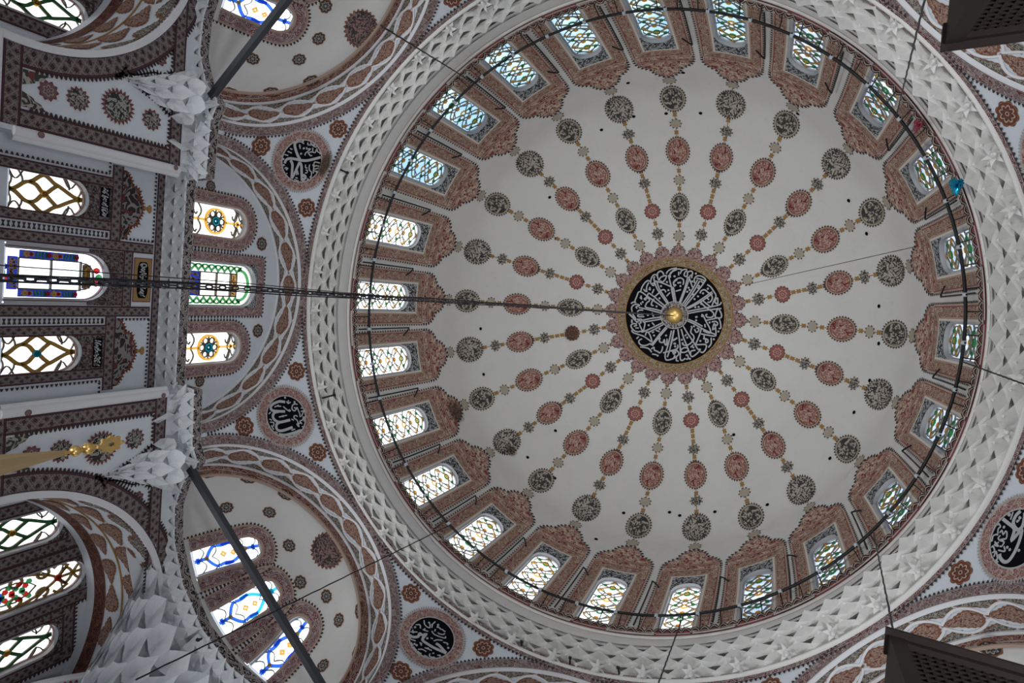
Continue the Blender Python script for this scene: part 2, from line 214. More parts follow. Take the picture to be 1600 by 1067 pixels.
ROUNDP = {'1': ([[[-0.363, 1.956], [-0.333, 1.924], [-0.268, 1.948], [-0.175, 2.022], [-0.086, 2.111], [-0.014, 2.207]], [[0.186, 1.869], [0.095, 1.88], [0.041, 1.955], [0.011, 2.088], [-0.006, 2.227], [-0.049, 2.373], [-0.142, 2.529], [-0.24, 2.672]], [[0.075, 1.985], [0.152, 2.066], [0.285, 2.111], [0.466, 2.17]], [[0.466, 2.17], [0.286, 2.201], [0.043, 2.216]], [[0.043, 2.216], [0.107, 2.292], [0.29, 2.374], [0.435, 2.438]], [[0.44, 2.44], [0.34, 2.5], [0.3, 2.435], [0.339, 2.41]]], [[[-0.353, 1.944], [-0.408, 2.045], [-0.391, 2.143]], [[-0.456, 2.218], [-0.405, 2.243], [-0.436, 2.327], [-0.475, 2.274]], [[-0.462, 2.314], [-0.425, 2.381], [-0.425, 2.473]], [[-0.343, 2.239], [-0.304, 2.258], [-0.334, 2.342], [-0.262, 2.31], [-0.202, 2.272], [-0.145, 2.281]], [[-0.236, 2.322], [-0.19, 2.409], [-0.206, 2.451]], [[-0.246, 2.35], [-0.279, 2.401], [-0.297, 2.492], [-0.373, 2.489]], [[-0.405, 2.49], [-0.344, 2.536], [-0.33, 2.604], [-0.3, 2.631]], [[-0.381, 2.386], [-0.303, 2.423]], [[0.012, 2.482], [0.084, 2.495], [0.145, 2.537], [0.171, 2.597], [0.296, 2.631], [0.279, 2.592]], [[0.183, 2.652], [-0.023, 2.582], [-0.086, 2.588], [-0.106, 2.725]], [[-0.013, 2.553], [0.031, 2.605], [-0.011, 2.637], [-0.028, 2.736]], [[0.084, 2.628], [0.014, 2.737]], [[0.124, 2.644], [0.105, 2.725], [0.147, 2.714]], [[0.047, 2.381], [0.113, 2.409], [0.112, 2.458]], [[0.166, 2.431], [0.165, 2.48], [0.223, 2.487], [0.237, 2.443]], [[0.303, 1.916], [0.268, 1.935], [0.276, 2.002]], [[0.376, 2.009], [0.402, 2.009]], [[-0.002, 1.787], [-0.009, 1.885]], [[-0.095, 1.831], [-0.089, 1.947]], [[-0.178, 1.859], [-0.171, 1.927]], [[0.356, 2.261], [0.246, 2.234], [0.329, 2.299]], [[0.468, 2.238], [0.472, 2.313], [0.465, 2.357]], [[0.419, 2.252], [0.414, 2.316]], [[-0.346, 2.041], [-0.248, 2.103]], [[-0.305, 2.093], [-0.303, 2.045]]], [[-0.291, 2.182], [-0.152, 2.171], [-0.458, 2.387], [-0.443, 2.091], [0.105, 1.804], [0.232, 1.864], [0.361, 2.571], [0.3, 1.972]]), '2': ([[[-0.345, 2.324], [-0.387, 2.183], [-0.36, 2.01], [-0.3, 1.929], [-0.222, 1.942], [-0.175, 2.063], [-0.126, 2.268]], [[-0.158, 2.109], [-0.152, 1.991], [-0.074, 1.928], [0.023, 1.959], [0.093, 2.072], [0.098, 2.34]], [[0.093, 2.072], [0.119, 1.981], [0.201, 1.94], [0.28, 1.982], [0.301, 2.11], [0.28, 2.352]], [[0.365, 1.958], [0.416, 2.106], [0.418, 2.341], [0.397, 2.522], [0.382, 2.544]]], [[[-0.252, 2.25], [-0.142, 2.339], [-0.099, 2.395]], [[-0.15, 2.375], [-0.11, 2.415]], [[-0.353, 2.359], [-0.3, 2.397], [-0.316, 2.468]], [[-0.373, 2.415], [-0.285, 2.393]], [[-0.249, 2.57], [-0.233, 2.498], [-0.148, 2.459], [-0.09, 2.511], [-0.139, 2.575], [-0.167, 2.515]], [[-0.165, 2.599], [-0.003, 2.623], [0.089, 2.613]], [[-0.27, 2.541], [-0.221, 2.63]], [[-0.041, 2.667], [-0.032, 2.736], [0.081, 2.649]], [[0.092, 2.697], [0.163, 2.659], [0.177, 2.587]], [[0.099, 2.727], [0.214, 2.678]], [[-0.13, 2.691], [-0.102, 2.726]], [[0.013, 2.482], [0.068, 2.45], [0.126, 2.5], [0.178, 2.519], [0.302, 2.514], [0.233, 2.485], [0.229, 2.605]], [[0.174, 2.571], [0.262, 2.612]], [[0.017, 2.498], [0.06, 2.554]], [[-0.282, 2.024], [-0.291, 2.093], [-0.262, 2.203]], [[-0.028, 2.074], [-0.03, 2.175], [-0.028, 2.292]], [[-0.152, 1.841], [-0.185, 1.9]], [[-0.035, 1.826], [0.007, 1.881]], [[0.04, 1.821], [0.074, 1.911], [0.156, 1.87]], [[0.117, 1.832], [0.23, 1.864]], [[0.28, 1.882], [0.321, 1.928], [0.334, 1.924]], [[0.345, 2.297], [0.338, 2.401]], [[0.474, 2.298], [0.434, 2.454]], [[0.465, 2.164], [0.471, 2.201], [0.475, 2.275], [0.475, 2.27], [0.473, 2.218]], [[0.429, 2.057], [0.446, 2.098]], [[0.336, 2.588], [0.318, 2.615]], [[0.083, 2.378], [0.127, 2.432]]], [[-0.292, 2.127], [-0.028, 2.183], [-0.123, 2.393], [-0.393, 2.193], [-0.297, 2.565], [-0.448, 2.348]]), '3': ([[[-0.394, 1.996], [-0.371, 1.965], [-0.293, 1.999], [-0.236, 2.076], [-0.251, 2.16], [-0.19, 2.169], [-0.141, 2.236], [-0.136, 2.142], [-0.102, 2.075], [0.028, 2.079], [0.204, 2.103], [0.463, 2.164]], [[0.155, 2.214], [0.249, 2.219], [0.458, 2.17]]], [[[-0.385, 2.482], [-0.312, 2.412], [-0.218, 2.402], [-0.179, 2.439], [-0.26, 2.522], [-0.271, 2.491]], [[-0.186, 2.492], [-0.174, 2.632]], [[-0.175, 2.522], [-0.14, 2.455]], [[-0.096, 2.397], [-0.023, 2.366], [0.092, 2.39], [0.228, 2.451], [0.212, 2.496]], [[-0.063, 2.486], [-0.038, 2.431]], [[0.03, 2.452], [0.077, 2.455], [0.146, 2.496], [0.159, 2.547]], [[-0.051, 2.537], [-0.058, 2.57], [0.046, 2.565]], [[0.048, 2.585], [0.104, 2.577], [0.143, 2.591]], [[-0.261, 2.281], [-0.146, 2.33]], [[-0.242, 2.279], [-0.24, 2.341]], [[-0.449, 2.258], [-0.381, 2.325], [-0.317, 2.266]], [[-0.462, 2.152], [-0.458, 2.137]], [[-0.423, 2.045], [-0.312, 2.151]], [[-0.424, 2.12], [-0.361, 2.062]], [[-0.319, 1.91], [-0.344, 1.935]], [[-0.316, 1.907], [-0.207, 1.954]], [[-0.254, 1.861], [-0.208, 1.835], [-0.18, 1.822]], [[-0.164, 1.816], [-0.108, 1.799], [-0.047, 1.789]], [[-0.029, 1.788], [0.045, 1.789], [0.07, 1.805]], [[-0.047, 1.831], [0.019, 1.894], [0.12, 1.911]], [[-0.123, 1.995], [-0.042, 1.954]], [[0.031, 1.965], [0.19, 2.013]], [[0.203, 1.928], [0.227, 1.873], [0.294, 1.889], [0.331, 1.927]], [[0.262, 2.001], [0.242, 1.963]], [[0.344, 1.996], [0.393, 2.039], [0.401, 2.007]], [[0.136, 1.807], [0.189, 1.826], [0.185, 1.824]], [[-0.079, 2.176], [-0.042, 2.171]], [[-0.011, 2.239], [0.037, 2.263]], [[0.082, 2.226], [0.124, 2.302], [0.222, 2.369]], [[0.257, 2.342], [0.344, 2.378], [0.37, 2.342]]], [[-0.422, 2.203], [-0.182, 1.879], [-0.131, 1.888], [0.097, 1.996], [0.422, 2.301], [-0.06, 2.184], [-0.079, 2.609], [-0.082, 1.985]]), '4': ([[[0.138, 2.717], [0.132, 2.584], [0.125, 2.428], [0.081, 2.371], [-0.052, 2.31], [0.153, 2.264], [0.119, 2.216], [-0.065, 2.146], [-0.242, 2.112], [-0.353, 2.118], [-0.407, 2.181], [-0.396, 2.291], [-0.354, 2.353]], [[0.411, 2.474], [0.319, 2.512], [0.208, 2.497], [0.152, 2.432], [0.135, 2.324], [0.217, 2.281], [0.35, 2.334], [0.426, 2.385]]], [[[0.33, 2.603], [0.201, 2.566]], [[0.263, 2.658], [0.241, 2.663], [0.244, 2.628], [0.272, 2.632], [0.263, 2.658]], [[-0.002, 2.737], [0.032, 2.726], [0.009, 2.669], [-0.044, 2.68], [-0.11, 2.631]], [[-0.238, 2.66], [-0.189, 2.686], [-0.139, 2.654], [-0.122, 2.611]], [[-0.082, 2.609], [-0.029, 2.598], [-0.066, 2.527], [-0.004, 2.525], [-0.01, 2.481], [-0.089, 2.43], [-0.142, 2.496], [-0.113, 2.446]], [[-0.105, 2.568], [-0.168, 2.569], [-0.17, 2.49], [-0.11, 2.468]], [[-0.246, 2.594], [-0.254, 2.528], [-0.27, 2.474], [-0.287, 2.556], [-0.212, 2.509]], [[-0.162, 2.478], [-0.161, 2.421], [-0.233, 2.412], [-0.255, 2.449]], [[-0.359, 2.573], [-0.322, 2.561], [-0.367, 2.478], [-0.416, 2.491]], [[-0.45, 2.415], [-0.362, 2.443], [-0.436, 2.33], [-0.469, 2.334], [-0.475, 2.271]], [[-0.32, 2.426], [-0.268, 2.3], [-0.211, 2.374]], [[0.338, 2.417], [0.255, 2.406]], [[0.325, 2.443], [0.317, 2.4], [0.293, 2.418]]], [[0.039, 2.6], [-0.26, 2.659], [-0.193, 2.304], [-0.197, 2.232], [0.312, 2.424], [0.245, 2.425], [-0.118, 2.067]])}
HOLES = [(5.2, 5.92), (5.31, 4.44), (6.21, 4.25), (5.81, 6.01), (6.45, 6.0), (4.53, 6.0), (2.76, 6.95), (1.87, 5.18), (1.99, 8.09), (-0.6, 6.01), (0.98, 6.13), (-2.06, 8.63), (-1.56, 5.83), (-3.43, 7.24), (1.07, 9.71), (9.61, 5.99), (10.26, 5.98), (8.07, 4.82), (11.54, 6.1), (-11.81, 6.02), (-11.15, 6.01), (-10.53, 6.04), (-9.65, 5.72), (-10.03, 7.63), (-8.19, 8.55), (-6.5, 6.11), (-6.7, 5.99), (-5.65, 5.82), (-5.41, 4.32), (-4.15, 5.86), (-3.48, 5.75), (-7.36, 6.0), (-8.31, 5.65), (-9.12, 3.95)]

# ---------------------------------------------------------------- materials
class X:
    """tiny expression builder over Math nodes"""
    def __init__(s, nt, sock): s.nt = nt; s.s = sock
    def _m(s, op, *a):
        n = s.nt.nodes.new('ShaderNodeMath'); n.operation = op
        for i, v in enumerate((s,) + a):
            if isinstance(v, X): s.nt.links.new(v.s, n.inputs[i])
            else: n.inputs[i].default_value = float(v)
        return X(s.nt, n.outputs[0])
    def __add__(s, o): return s._m('ADD', o)
    __radd__ = __add__
    def __sub__(s, o): return s._m('SUBTRACT', o)
    def __rsub__(s, o): return (s * -1) + o
    def __mul__(s, o): return s._m('MULTIPLY', o)
    __rmul__ = __mul__
    def __truediv__(s, o): return s._m('DIVIDE', o)
    def lt(s, o): return s._m('LESS_THAN', o)
    def gt(s, o): return s._m('GREATER_THAN', o)
    def abs(s): return s._m('ABSOLUTE')
    def sin(s): return s._m('SINE')
    def cos(s): return s._m('COSINE')
    def frac(s): return s._m('FRACT')
    def floor(s): return s._m('FLOOR')
    def sqrt(s): return s._m('SQRT')
    def max(s, o): return s._m('MAXIMUM', o)
    def min(s, o): return s._m('MINIMUM', o)
    def pw(s, o): return s._m('POWER', o)
class Mat:
    def __init__(s, name, rough=.85, spec=.2):
        s.m = bpy.data.materials.new(name); s.m.use_nodes = True; s.nt = s.m.node_tree; s.b = s.nt.nodes['Principled BSDF']
        s.b.inputs['Roughness'].default_value = rough; s.b.inputs['Specular IOR Level'].default_value = spec
        s.col = None; uvn = s.nt.nodes.new('ShaderNodeUVMap'); uvn.uv_map = 'uv'; s.uvs = uvn.outputs[0]
        sp = s.nt.nodes.new('ShaderNodeSeparateXYZ'); s.nt.links.new(s.uvs, sp.inputs[0]); s.u = X(s.nt, sp.outputs[0]); s.v = X(s.nt, sp.outputs[1])
        tc = s.nt.nodes.new('ShaderNodeTexCoord'); s.obj = tc.outputs['Object']
    def rgb(s, c):
        n = s.nt.nodes.new('ShaderNodeRGB'); n.outputs[0].default_value = (*c, 1); return n.outputs[0]
    def mix(s, fac, over):
        """lay the colour `over` on what is there where fac is 1"""
        n = s.nt.nodes.new('ShaderNodeMix'); n.data_type = 'RGBA'
        if isinstance(fac, X): s.nt.links.new(fac.s, n.inputs[0])
        else: n.inputs[0].default_value = fac
        s.nt.links.new(s.col, n.inputs[6]); s.nt.links.new(s.rgb(over) if isinstance(over, tuple) else over, n.inputs[7]); s.col = n.outputs[2]; return s
    def base(s, c): s.col = s.rgb(c); return s
    def noise(s, scale, detail=2, vec=None, rough=.5, dist=0):
        n = s.nt.nodes.new('ShaderNodeTexNoise'); n.inputs['Scale'].default_value = scale; n.inputs['Detail'].default_value = detail
        n.inputs['Roughness'].default_value = rough; n.inputs['Distortion'].default_value = dist
        s.nt.links.new(vec or s.uvs, n.inputs[0]); return X(s.nt, n.outputs[0])
    def voro(s, scale, feature='F1', vec=None):
        n = s.nt.nodes.new('ShaderNodeTexVoronoi'); n.feature = feature; n.inputs['Scale'].default_value = scale
        s.nt.links.new(vec or s.uvs, n.inputs['Vector']); return X(s.nt, n.outputs['Distance'])
    def bump(s, h, strength=.3, dist=.02):
        n = s.nt.nodes.new('ShaderNodeBump'); n.inputs['Strength'].default_value = strength; n.inputs['Distance'].default_value = dist
        s.nt.links.new(h.s, n.inputs['Height']); s.nt.links.new(n.outputs[0], s.b.inputs['Normal']); return s
    def done(s):
        s.nt.links.new(s.col, s.b.inputs['Base Color']); return s.m
MATS = {}
def plain(name, c, rough=.8, metal=0, spec=.3, var=.0, scale=3):
    if name in MATS: return MATS[name]
    M = Mat(name, rough, spec).base(c)
    M.b.inputs['Metallic'].default_value = metal
    n = M.noise(scale, 4, M.obj)
    M.mix((n - .5) * (2 * var if var else .25), tuple(x * .55 for x in c))
    MATS[name] = M.done(); return MATS[name]
def plaster(name, c, dirt):
    M = Mat(name, .9, .15).base(c)
    n = M.noise(.8, 5, M.obj, .6); M.mix(((n - .48) * 2.2).max(0).min(1) * .35, dirt)
    n2 = M.noise(7, 4, M.obj, .6); M.mix(((n2 - .58) * 4).max(0).min(1) * .18, tuple(x * .7 for x in dirt))
    M.bump(M.noise(14, 3, M.obj), .12, .02)
    MATS[name] = M.done(); return MATS[name]
def contour(M, scale, t, vec=None, det=1, dist=1.2):
    n = M.noise(scale, det, vec, .5, dist); return (n - .5).abs().lt(t)
def scroll_band(name, ground, leaf, line, dark, flower, core, edge):
    """a running vine between two edge lines; u counts band widths, v runs across"""
    M = Mat(name, .88, .15).base(ground)
    vo = M.voro(2.5); M.mix(vo.lt(.41), leaf)
    M.mix(contour(M, 1.9, .05), line)
    wv = M.v - .5 - (M.u * (2*PI/1.5)).sin() * .22
    M.mix(wv.abs().lt(.075), dark); M.mix(wv.abs().lt(.04), line)
    for ph, sg in ((.25, -1), (.75, 1)):
        du = (((M.u / 1.5) - ph + .5).frac() - .5) * 1.5
        dv = M.v - (.5 - sg * -.17)
        r = (du*du + dv*dv).sqrt()
        M.mix(r.lt(.19), dark); M.mix(r.lt(.145), flower); M.mix(r.lt(.07), core)
    e = (M.v - .5).abs()
    M.mix(e.gt(.40), line); M.mix(e.gt(.43), edge); M.mix(e.gt(.47), line)
    MATS[name] = M.done(); return MATS[name]
def lattice_band(name, ground, spot, line, dark, red):
    M = Mat(name, .88, .15).base(ground)
    a = (M.u * 1.6 + M.v * 1.5).frac() - .5; b = (M.u * 1.6 - M.v * 1.5).frac() - .5
    M.mix(contour(M, 4.5, .05), spot)
    r = a.abs().max(b.abs()); M.mix(r.lt(.2), dark); M.mix(r.lt(.1), red)
    M.mix(a.abs().gt(.42), line); M.mix(b.abs().gt(.42), line)
    e = (M.v - .5).abs(); M.mix(e.gt(.36), dark); M.mix(e.gt(.39), red); M.mix(e.gt(.455), dark)
    MATS[name] = M.done(); return MATS[name]
def bw_band(name, black, pale, red):
    M = Mat(name, .88, .15).base(black)
    M.mix(contour(M, 3.0, .05), pale)
    wv = M.v - .5 - (M.u * 3.2).sin() * .27
    M.mix(wv.abs().lt(.12), pale); M.mix(wv.abs().lt(.035), red)
    du = ((M.u * 3.2 / (2*PI) * 2).frac() - .5).abs()
    e = (M.v - .5).abs(); M.mix(e.gt(.44), pale)
    MATS[name] = M.done(); return MATS[name]
def polar(name, layers, blob=None, lines=None, petals=None, scale=3.2, edgecol=(.03, .025, .02), seed=0):
    """medallion painted in rings; uv is -1..1 round the centre"""
    M = Mat(name, .88, .15).base(layers[0][1])
    r = (M.u*M.u + M.v*M.v).sqrt(); th = M.v._m('ARCTAN2', M.u)
    if blob: M.mix(M.noise(scale, 1, None, .5, 1.5).gt(blob[0]), blob[1])
    if lines: M.mix(contour(M, scale * .9, lines[0]), lines[1])
    if petals:
        k, r0, am, c1, c2 = petals
        rp = r - ((th * (k / 2)).cos().abs()) * am - r0
        M.mix(rp.abs().lt(.055), c1); M.mix((rp + .16).abs().lt(.03), c2)
        M.mix(r.lt(.17), c1); M.mix(r.lt(.1), c2)
    for rad, c in layers[1:]: M.mix(r.gt(rad), c)
    MATS[name] = M.done(); return MATS[name]

WHITE = (.60, .60, .61)
m_plaster = plaster('dome_plaster', (.60, .59, .575), (.48, .465, .45))
m_wall = plaster('wall_plaster', (.60, .63, .69), (.47, .49, .54))
m_stucco = plaster('stucco_white', (.70, .69, .68), (.55, .53, .52))
m_stucco2 = plaster('stucco_cool', (.66, .68, .72), (.50, .51, .54))
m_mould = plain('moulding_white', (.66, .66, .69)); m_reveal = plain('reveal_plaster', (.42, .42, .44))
m_dark = plain('painted_dentil', (.045, .03, .03))
m_dentred = plain('painted_dentil_red', (.22, .06, .07))
m_red = scroll_band('vine_border_red', (.22, .10, .08), (.16, .03, .03), (.42, .30, .24), (.10, .025, .03), (.34, .2, .17), (.2, .04, .04), (.12, .03, .03))
m_frame = scroll_band('vine_border_rose', (.27, .18, .14), (.22, .04, .04), (.46, .36, .28), (.10, .025, .025), (.40, .29, .23), (.2, .04, .04), (.13, .04, .035))
M = Mat('crown_rose', .88, .15).base((.29, .19, .155)); M.mix(M.voro(3.4).lt(.32), (.22, .045, .045)); M.mix(contour(M, 2.1, .05), (.15, .045, .04)); M.mix(contour(M, 3.0, .05), (.5, .38, .3)); m_crown = M.done()
m_grey = scroll_band('vine_border_grey', (.17, .125, .12), (.13, .03, .04), (.36, .30, .29), (.03, .022, .026), (.30, .2, .2), (.13, .03, .04), (.04, .022, .026))
m_lat = lattice_band('lattice_border', (.10, .075, .075), (.20, .175, .17), (.20, .165, .17), (.03, .022, .026), (.09, .034, .04))
m_bw = bw_band('scroll_border_black', (.03, .025, .03), (.36, .33, .32), (.12, .06, .06))
m_spand = Mat('spandrel_leaves', .9, .1).base((.36, .37, .38)); m_spand.mix(m_spand.noise(5.5, 1, None, .5, 2.2).gt(.5), (.03, .035, .04)); m_spand = m_spand.done()
m_leafdark = Mat('leaf_dark', .9, .1).base((.05, .055, .05)); m_leafdark.mix(contour(m_leafdark, 3.6, .06), (.34, .31, .27)); m_leafdark.mix(m_leafdark.noise(2.5, 1).gt(.62), (.16, .05, .05)); m_leafdark = m_leafdark.done()
m_leafred = Mat('leaf_red', .9, .1).base((.17, .095, .075)); m_leafred.mix(contour(m_leafred, 4.2, .06), (.36, .25, .2)); m_leafred.mix(m_leafred.noise(3.5, 1).gt(.6), (.12, .03, .03)); m_leafred = m_leafred.done()
m_leafedge = plain('leaf_edge', (.22, .09, .05))
m_cream = plain('interlace_cream', (.62, .57, .52))
m_medd = polar('medallion_dark', [(0, (.37, .33, .28)), (.76, (.06, .05, .045)), (.80, (.37, .33, .27)), (.90, (.07, .055, .045))], blob=(.5, (.045, .04, .04)), lines=(.05, (.05, .05, .05)), scale=3.4)
m_medf = polar('medallion_dark_fine', [(0, (.40, .36, .32)), (.90, (.08, .06, .05))], blob=(.5, (.05, .045, .045)), scale=5.0)
m_medr = polar('medallion_red', [(0, (.27, .13, .11)), (.76, (.17, .05, .045)), (.81, (.36, .27, .21)), (.90, (.09, .05, .045))], blob=(.52, (.15, .03, .035)), lines=(.045, (.42, .31, .25)), scale=3.4)
m_medro = polar('medallion_red_small', [(0, (.26, .10, .09)), (.82, (.24, .10, .08)), (.9, (.09, .05, .045))], petals=(8, .3, .22, (.45, .33, .28), (.2, .04, .05)), scale=4)
m_medb = polar('medallion_beige', [(0, (.36, .32, .26)), (.84, (.2, .12, .06)), (.9, (.1, .06, .05))], scale=4)
m_gold = plain('gold_paint', (.30, .17, .06))
m_goldring = scroll_band('gold_ring', (.21, .145, .06), (.19, .07, .02), (.36, .32, .25), (.10, .05, .02), (.30, .25, .17), (.2, .08, .03), (.20, .11, .03))
M = Mat('tulip_petal', .88, .15).base((.27, .165, .155)); M.mix(M.voro(3.5).lt(.32), (.17, .04, .05)); M.mix(contour(M, 2.6, .05), (.40, .29, .26)); M.mix(contour(M, 4.0, .03), (.08, .03, .03)); m_petal = M.done()
m_black = plain('roundel_black', (.007, .007, .009), .9, 0, 0)
m_script = plain('script_white', (.42, .42, .43))
m_rimring = scroll_band('roundel_ring', (.26, .14, .13), (.2, .05, .05), (.44, .35, .31), (.12, .05, .05), (.36, .24, .22), (.2, .05, .05), (.32, .27, .25))
m_tooth = plain('roundel_teeth', (.36, .34, .34))
m_ros = polar('rosette_orange', [(0, (.14, .05, .035)), (.86, (.26, .12, .05)), (.93, (.08, .03, .02))], petals=(8, .42, .22, (.42, .32, .26), (.04, .03, .03)))
m_rosd = polar('rosette_black', [(0, (.04, .035, .035)), (.80, (.24, .11, .05)), (.86, (.10, .05, .03)), (.9, (.25, .10, .05))], petals=(8, .38, .24, (.36, .34, .32), (.25, .24, .22)))
m_rosr = polar('rosette_red', [(0, (.16, .10, .10)), (.8, (.18, .05, .06))], petals=(6, .3, .25, (.35, .27, .26), (.05, .04, .04)))
m_panelmed = polar('panel_medallion', [(0, (.30, .29, .27)), (.80, (.16, .06, .06))], blob=(.49, (.035, .035, .035)), scale=3.6)
m_iron = plain('black_iron', (.02, .02, .022), .5, .6, .5)
m_chain = plain('dark_chain', (.07, .07, .08), .5, .7, .5)
m_rod = plain('tie_rod_paint', (.045, .05, .06), .45, .3, .5)
m_wood = plain('dark_wood', (.019, .013, .012), .6, 0, .2)
m_brass = plain('brass', (.75, .50, .18), .35, .9, .5)
m_giltwood = plain('gilded_spire', (.44, .31, .16), .5, .25, .5)
m_wine = scroll_band('vine_border_dark_wine', (.10, .035, .03), (.07, .02, .02), (.17, .08, .06), (.04, .02, .02), (.12, .05, .04), (.06, .02, .02), (.03, .02, .02))
m_leafdark2 = Mat('arabesque_dark', .9, .1).base((.035, .03, .03)); m_leafdark2.mix(contour(m_leafdark2, 3.2, .07), (.22, .2, .2)); m_leafdark2.mix(m_leafdark2.noise(4, 1).gt(.63), (.13, .04, .04)); m_leafdark2 = m_leafdark2.done()
m_arab = Mat('arabesque_grey', .9, .1).base((.17, .14, .14)); m_arab.mix(contour(m_arab, 2.2, .06), (.04, .03, .03)); m_arab.mix(m_arab.noise(3.5, 1).gt(.6), (.09, .04, .04)); m_arab = m_arab.done()
m_dentor = plain('ornament_edge_orange', (.20, .06, .035))
m_gold2 = plain('cartouche_gold', (.30, .19, .07))
m_floor = plain('carpet_pale', (.55, .52, .48))
# scalloped crest of the cornice
m_goldring2 = polar('boss_ring', [(0, (.36, .33, .3))], blob=(.5, (.05, .045, .05)), scale=6)
M = Mat('scallop_crest', .88, .15).base((.20, .06, .055)); sa = (M.u * PI).sin().abs(); g = M.v - .28 - sa * .42
M.mix(g.gt(-.05), (.03, .022, .022)); M.mix(g.gt(.14), (.42, .36, .31)); M.mix(g.gt(.23), (.03, .022, .022)); M.mix(g.gt(.42), (.36, .30, .25)); M.mix(M.v.lt(.08), (.34, .25, .2)); m_scallop = M.done()
def glass(name, c, mixc=None, streak=0.0):
    m = bpy.data.materials.new(name); m.use_nodes = True; nt = m.node_tree; nt.nodes.clear()
    out = nt.nodes.new('ShaderNodeOutputMaterial'); tr = nt.nodes.new('ShaderNodeBsdfTranslucent'); gl = nt.nodes.new('ShaderNodeBsdfGlossy'); gl.inputs['Roughness'].default_value = .25
    gl.inputs['Color'].default_value = (.6, .65, .7, 1)
    mx = nt.nodes.new('ShaderNodeMixShader'); mx.inputs[0].default_value = .06
    nt.links.new(tr.outputs[0], mx.inputs[1]); nt.links.new(gl.outputs[0], mx.inputs[2]); nt.links.new(mx.outputs[0], out.inputs[0])
    tr.inputs['Color'].default_value = (*c, 1)
    if mixc:
        tc = nt.nodes.new('ShaderNodeTexCoord'); n = nt.nodes.new('ShaderNodeTexNoise'); n.inputs['Scale'].default_value = 1.3; nt.links.new(tc.outputs['Object'], n.inputs[0])
        r = nt.nodes.new('ShaderNodeValToRGB'); r.color_ramp.elements[0].position = .4; r.color_ramp.elements[1].position = .62
        r.color_ramp.elements[0].color = (*c, 1); r.color_ramp.elements[1].color = (*mixc, 1)
        nt.links.new(n.outputs[0], r.inputs[0]); nt.links.new(r.outputs[0], tr.inputs['Color'])
    MATS[name] = m; return m
g_white = glass('glass_white', (.97, .97, .97), (.85, .88, .92))
g_blue = glass('glass_pale_blue', (.17, .27, .36), (.30, .36, .38))
g_frost = glass('glass_frosted', (.20, .235, .29), (.34, .36, .40))
g_cream = glass('glass_cream', (.99, .97, .93), (.85, .76, .62))
def came(name, c, back=.55):
    """coloured glass set in the tracery: part of the daylight comes through"""
    m = bpy.data.materials.new(name); m.use_nodes = True; nt = m.node_tree; nt.nodes.clear()
    out = nt.nodes.new('ShaderNodeOutputMaterial'); tr = nt.nodes.new('ShaderNodeBsdfTranslucent'); df = nt.nodes.new('ShaderNodeBsdfDiffuse')
    tr.inputs['Color'].default_value = (*c, 1); df.inputs['Color'].default_value = (*[x*.7 for x in c], 1)
    mx = nt.nodes.new('ShaderNodeMixShader'); mx.inputs[0].default_value = 1 - back
    nt.links.new(tr.outputs[0], mx.inputs[1]); nt.links.new(df.outputs[0], mx.inputs[2]); nt.links.new(mx.outputs[0], out.inputs[0]); MATS[name] = m; return m
c_gold = came('tracery_gold', (.98, .60, .14)); c_green = came('tracery_green', (.12, .42, .18)); c_blue = came('tracery_blue', (.05, .18, .75)); c_cyan = came('tracery_cyan', (.05, .6, .8))
c_lead = plain('tracery_lead', (.13, .11, .09)); c_olive = came('tracery_olive', (.38, .35, .27), .35); c_redg = came('tracery_red', (.7, .05, .04)); c_navy = came('panel_navy', (.03, .05, .35), .35); c_gtan = came('tracery_tan', (.62, .42, .2), .35)
m_lamp = plain('lamp_glass', (.5, .55, .6), .15, 0, .8)

# ---------------------------------------------------------------- windows
WN = [0]
def clipline(pts, hw, y0, ys, rise):
    out = []
    for x, y in pts:
        if y <= y0 - .02: y = y0
        w_ = hw if y < ys else hw * math.sqrt(max(0, 1 - ((y - ys) / rise) ** 2))
        out.append((max(-w_, min(w_, x)), min(y, ys + rise)))
    return out
def curve(f, a, b, n=24): return [f(a + (b - a) * i / n) for i in range(n + 1)]
def ring(cx, cy, r, n=10): return [(cx + r*math.cos(2*PI*i/n), cy + r*math.sin(2*PI*i/n)) for i in range(n + 1)]
def tr_dome(hw, y0, ytop):
    g, gr, ol = [], [], []
    H = ytop - y0; p = H / 4.0
    for s in (1, -1):
        ol.append(curve(lambda t: (s*hw*.86*math.sin(PI*t/p + .3), y0 + t), 0, H, 60))
        ol.append(curve(lambda t: (s*hw*(.48 + .40*math.sin(2*PI*t/p + .8)), y0 + t), 0, H*.9, 48))
        for j in range(4):
            yc = y0 + p*(j + .5)
            ol.append([(s*hw*.15, yc), (s*hw*.5, yc + p*.06), (s*hw, yc + p*.2)]); g.append(ring(s*hw*.82, yc + p*.62, .03, 5))
            gr.append(ring(s*hw*.55, yc + p*.1, .04, 6)); ol.append([(s*hw*.55, yc + p*.14), (s*hw*.3, yc + p*.5), (s*hw*.6, yc + p*.8)])
    for j in range(4):
        yc = y0 + p*(j + .5); (g if j % 2 == 0 else gr).append(ring(0, yc, .085, 8)); g.append(ring(0, yc + p*.5, .05, 5)); g.append([(-.06, yc+p*.5), (.06, yc+p*.5)])
    g.append([(0, ytop - .42), (0, ytop)]); g.append(curve(lambda t: (hw*.7*math.cos(t), ytop - .62 + .3*math.sin(t)), 0, PI, 12))
    return [('tracery_olive', ol, .014), ('tracery_gold', g, .018), ('tracery_green', gr, .013)]
